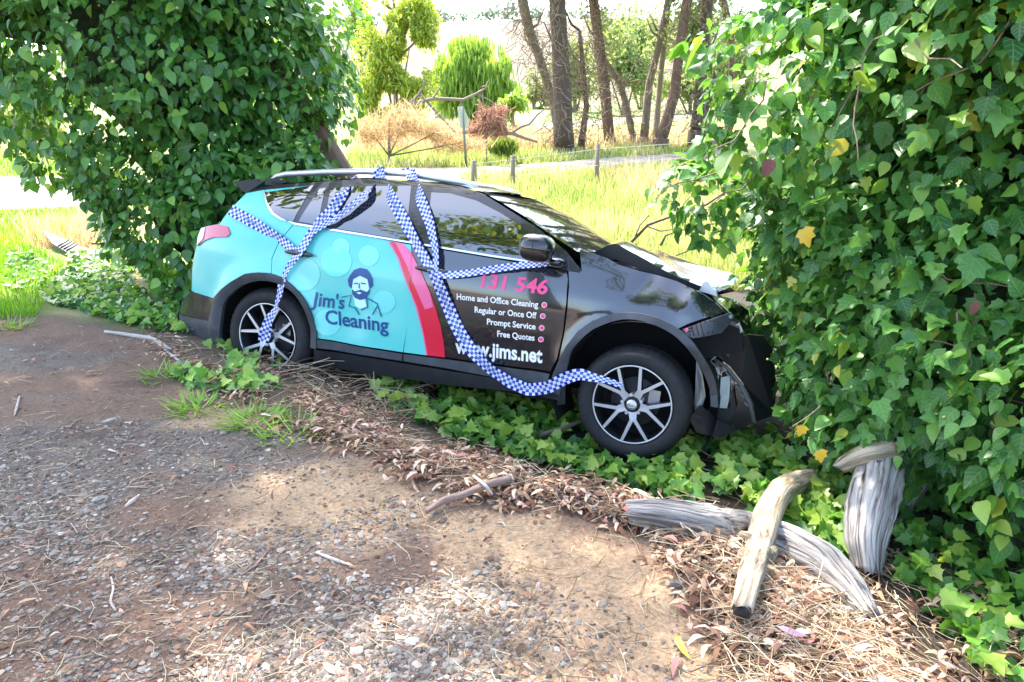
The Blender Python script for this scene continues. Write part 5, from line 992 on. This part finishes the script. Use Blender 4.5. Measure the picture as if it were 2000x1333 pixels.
for k_, (u, v, ru, rv, Y, lab) in enumerate([(1215, 110, 45, 80, 60, 'pale background gum seen through the gap beside the red brown trunk'), (1250, 60, 50, 60, 70, 'pale high crowned gum at the back of the grove'), (1345, 150, 45, 70, 62, 'pale background tree behind the bent gum trunk'), (1420, 120, 40, 90, 58, 'pale background tree beside the ivy thicket edge'), (1120, 130, 30, 60, 66, 'pale background tree behind the thickest trunk'), (1040, 180, 30, 40, 72, 'hazy green tree between the willow and the trunks'), (865, 190, 20, 30, 75, 'small green tree between the young gum and the willow'), (40, 240, 90, 40, 30, 'sunlit yellow green shrub bank beside the ivy tree')]):
    shrub_tree('background_tree', lab, 'tree', Y, [(u, v), (u + 3, v + rv * .7), (u + 3, max(v + rv, 235))], [6, 8], [(u, v, ru, rv), (u + ru * .8, v + rv * .3, ru * .8, rv * .7), (u - ru * .8, v + rv * .2, ru * .8, rv * .8), (u + ru * .2, v + rv * .6, ru * 1.1, rv * .4)], 7500, .26 if Y > 40 else .14, m_gump if k_ < 7 else m_grass, group='pale trees in the distance', seed=70 + k_, wr=.7, rnd_=.9, thr=.44)
# ridge woods: one far mass
b_ = []; rr = []
for x in np.arange(-200, 260, 3.2):
    for _ in range(2):
        if fbm(np.array([x * .03]), np.array([2.]), 4)[0] > .36: b_.append((x + RNG.normal(0, 1), 352 + RNG.normal(0, 6), 0)); rr.append(RNG.uniform(2.2, 4.6))
b_ = np.array(b_); b_[:, 2] = height(b_[:, 0], b_[:, 1]); E_ = [(*p_[:2], p_[2] + r_ * .6, r_ * 1.2, r_, r_) for p_, r_ in zip(b_, rr)]
tag(crown('ridge_wood', 9000, E_, 1.3, leafmat('far_foliage', [(0, (.10, .16, .10)), (1, (.22, .28, .18))], .8, .2), None, 99), kind='stuff')
# white shed far back
g = T(870, 240); Y = 52; sh = empty('white_shed', at_depth(868, 240, Y), 'low white shed with open slatted front beyond the sign', 'shed'); k_ = proj(at_depth(868, 240, Y))[2] / FPX; c_ = at_depth(868, 226, Y)
b_ = B(); b_.box(c_ + (0, 1, 0), (40 * k_, 2, 26 * k_)); b_.build('wall', simple('shed_white', (.62, .64, .66), .7), sh, False)
b_ = B(); b_.box(c_ + (0, 1, 14.5 * k_), (46 * k_, 2.6, 3 * k_)); b_.build('roof', simple('shed_roof', (.70, .70, .72), .6), sh, False)
for i in range(7): b_ = B(); b_.box(c_ + ((-18 + 6 * i) * k_, -.04, 0), (1.4 * k_, .08, 25 * k_)); b_.build('slat', m_barkg, sh, False)
# fallen branches in the paddock
ft = empty('fallen_tree', T(890, 280), 'bare fallen grey tree limbs lying across the scrub behind the sign', 'dead tree')
for px, wd in (([(795, 206), (844, 194), (875, 194), (905, 196), (930, 184), (950, 172)], [7, 7, 6, 4]), ([(800, 202), (817, 186), (826, 172), (833, 150)], [6, 4, 2]), ([(844, 194), (852, 183), (862, 168)], [5, 4, 2]), ([(820, 184), (840, 206), (862, 230), (892, 262)], [5, 5, 4]), ([(878, 270), (900, 260), (925, 256), (960, 261), (1000, 261), (1025, 270), (1050, 278)], [5, 8, 9, 7, 5]), ([(1000, 260), (1018, 248), (1034, 243), (1050, 224), (1062, 215)], [5, 5, 4, 3]), ([(903, 196), (895, 215), (905, 230), (930, 240)], [4, 3, 2]), ([(930, 184), (955, 196), (985, 215)], [3, 2, 1.5])):
    b_ = B(); px_tube(b_, px, wd, 21, 7, .06, len(px)); b_.build('limb', m_barkg, ft)
# bare twiggy branches over the bonnet
bt = empty('bare_branch', at_depth(1230, 480, 6.2), 'bare twiggy grey branch arching over the grass behind the bonnet', 'branch')
for px, wd in (([(1205, 500), (1238, 468), (1265, 440), (1320, 420), (1380, 400), (1440, 360)], [7, 5, 4, 3]), ([(1238, 468), (1250, 440), (1268, 420)], [3, 2]), ([(1290, 480), (1300, 460), (1330, 450), (1380, 440), (1440, 430)], [5, 3, 2]), ([(1262, 442), (1290, 452), (1320, 448)], [3, 2]), ([(1320, 440), (1335, 400), (1360, 370)], [2.5, 2]), ([(1320, 500), (1370, 480), (1420, 470)], [3, 2])):
    b_ = B(); px_tube(b_, px, wd, 6.2, 6, .08, len(px)); b_.build('twig', m_barkg, bt)
# the tree behind the viewer that the car windows mirror
rt_ = empty('roadside_tree', (-6.0, -4.5, 0), 'leafy roadside tree across the road, mirrored in the car windows', 'tree')
b_ = B(); b_.tube([(-6, -4.5, -.2), (-5.9, -4.2, 5), (-5.6, -2, 12)], [.35, .28, .15], 10, rough=.05); b_.build('trunk', m_bark, rt_)
crown('crown', 11000, [(-6.2, -1.4, 13.0, 3.6, 2.4, 3.2), (-3.6, -1.8, 12.0, 2.6, 2.0, 2.6)], .24, m_gum, rt_, 120)
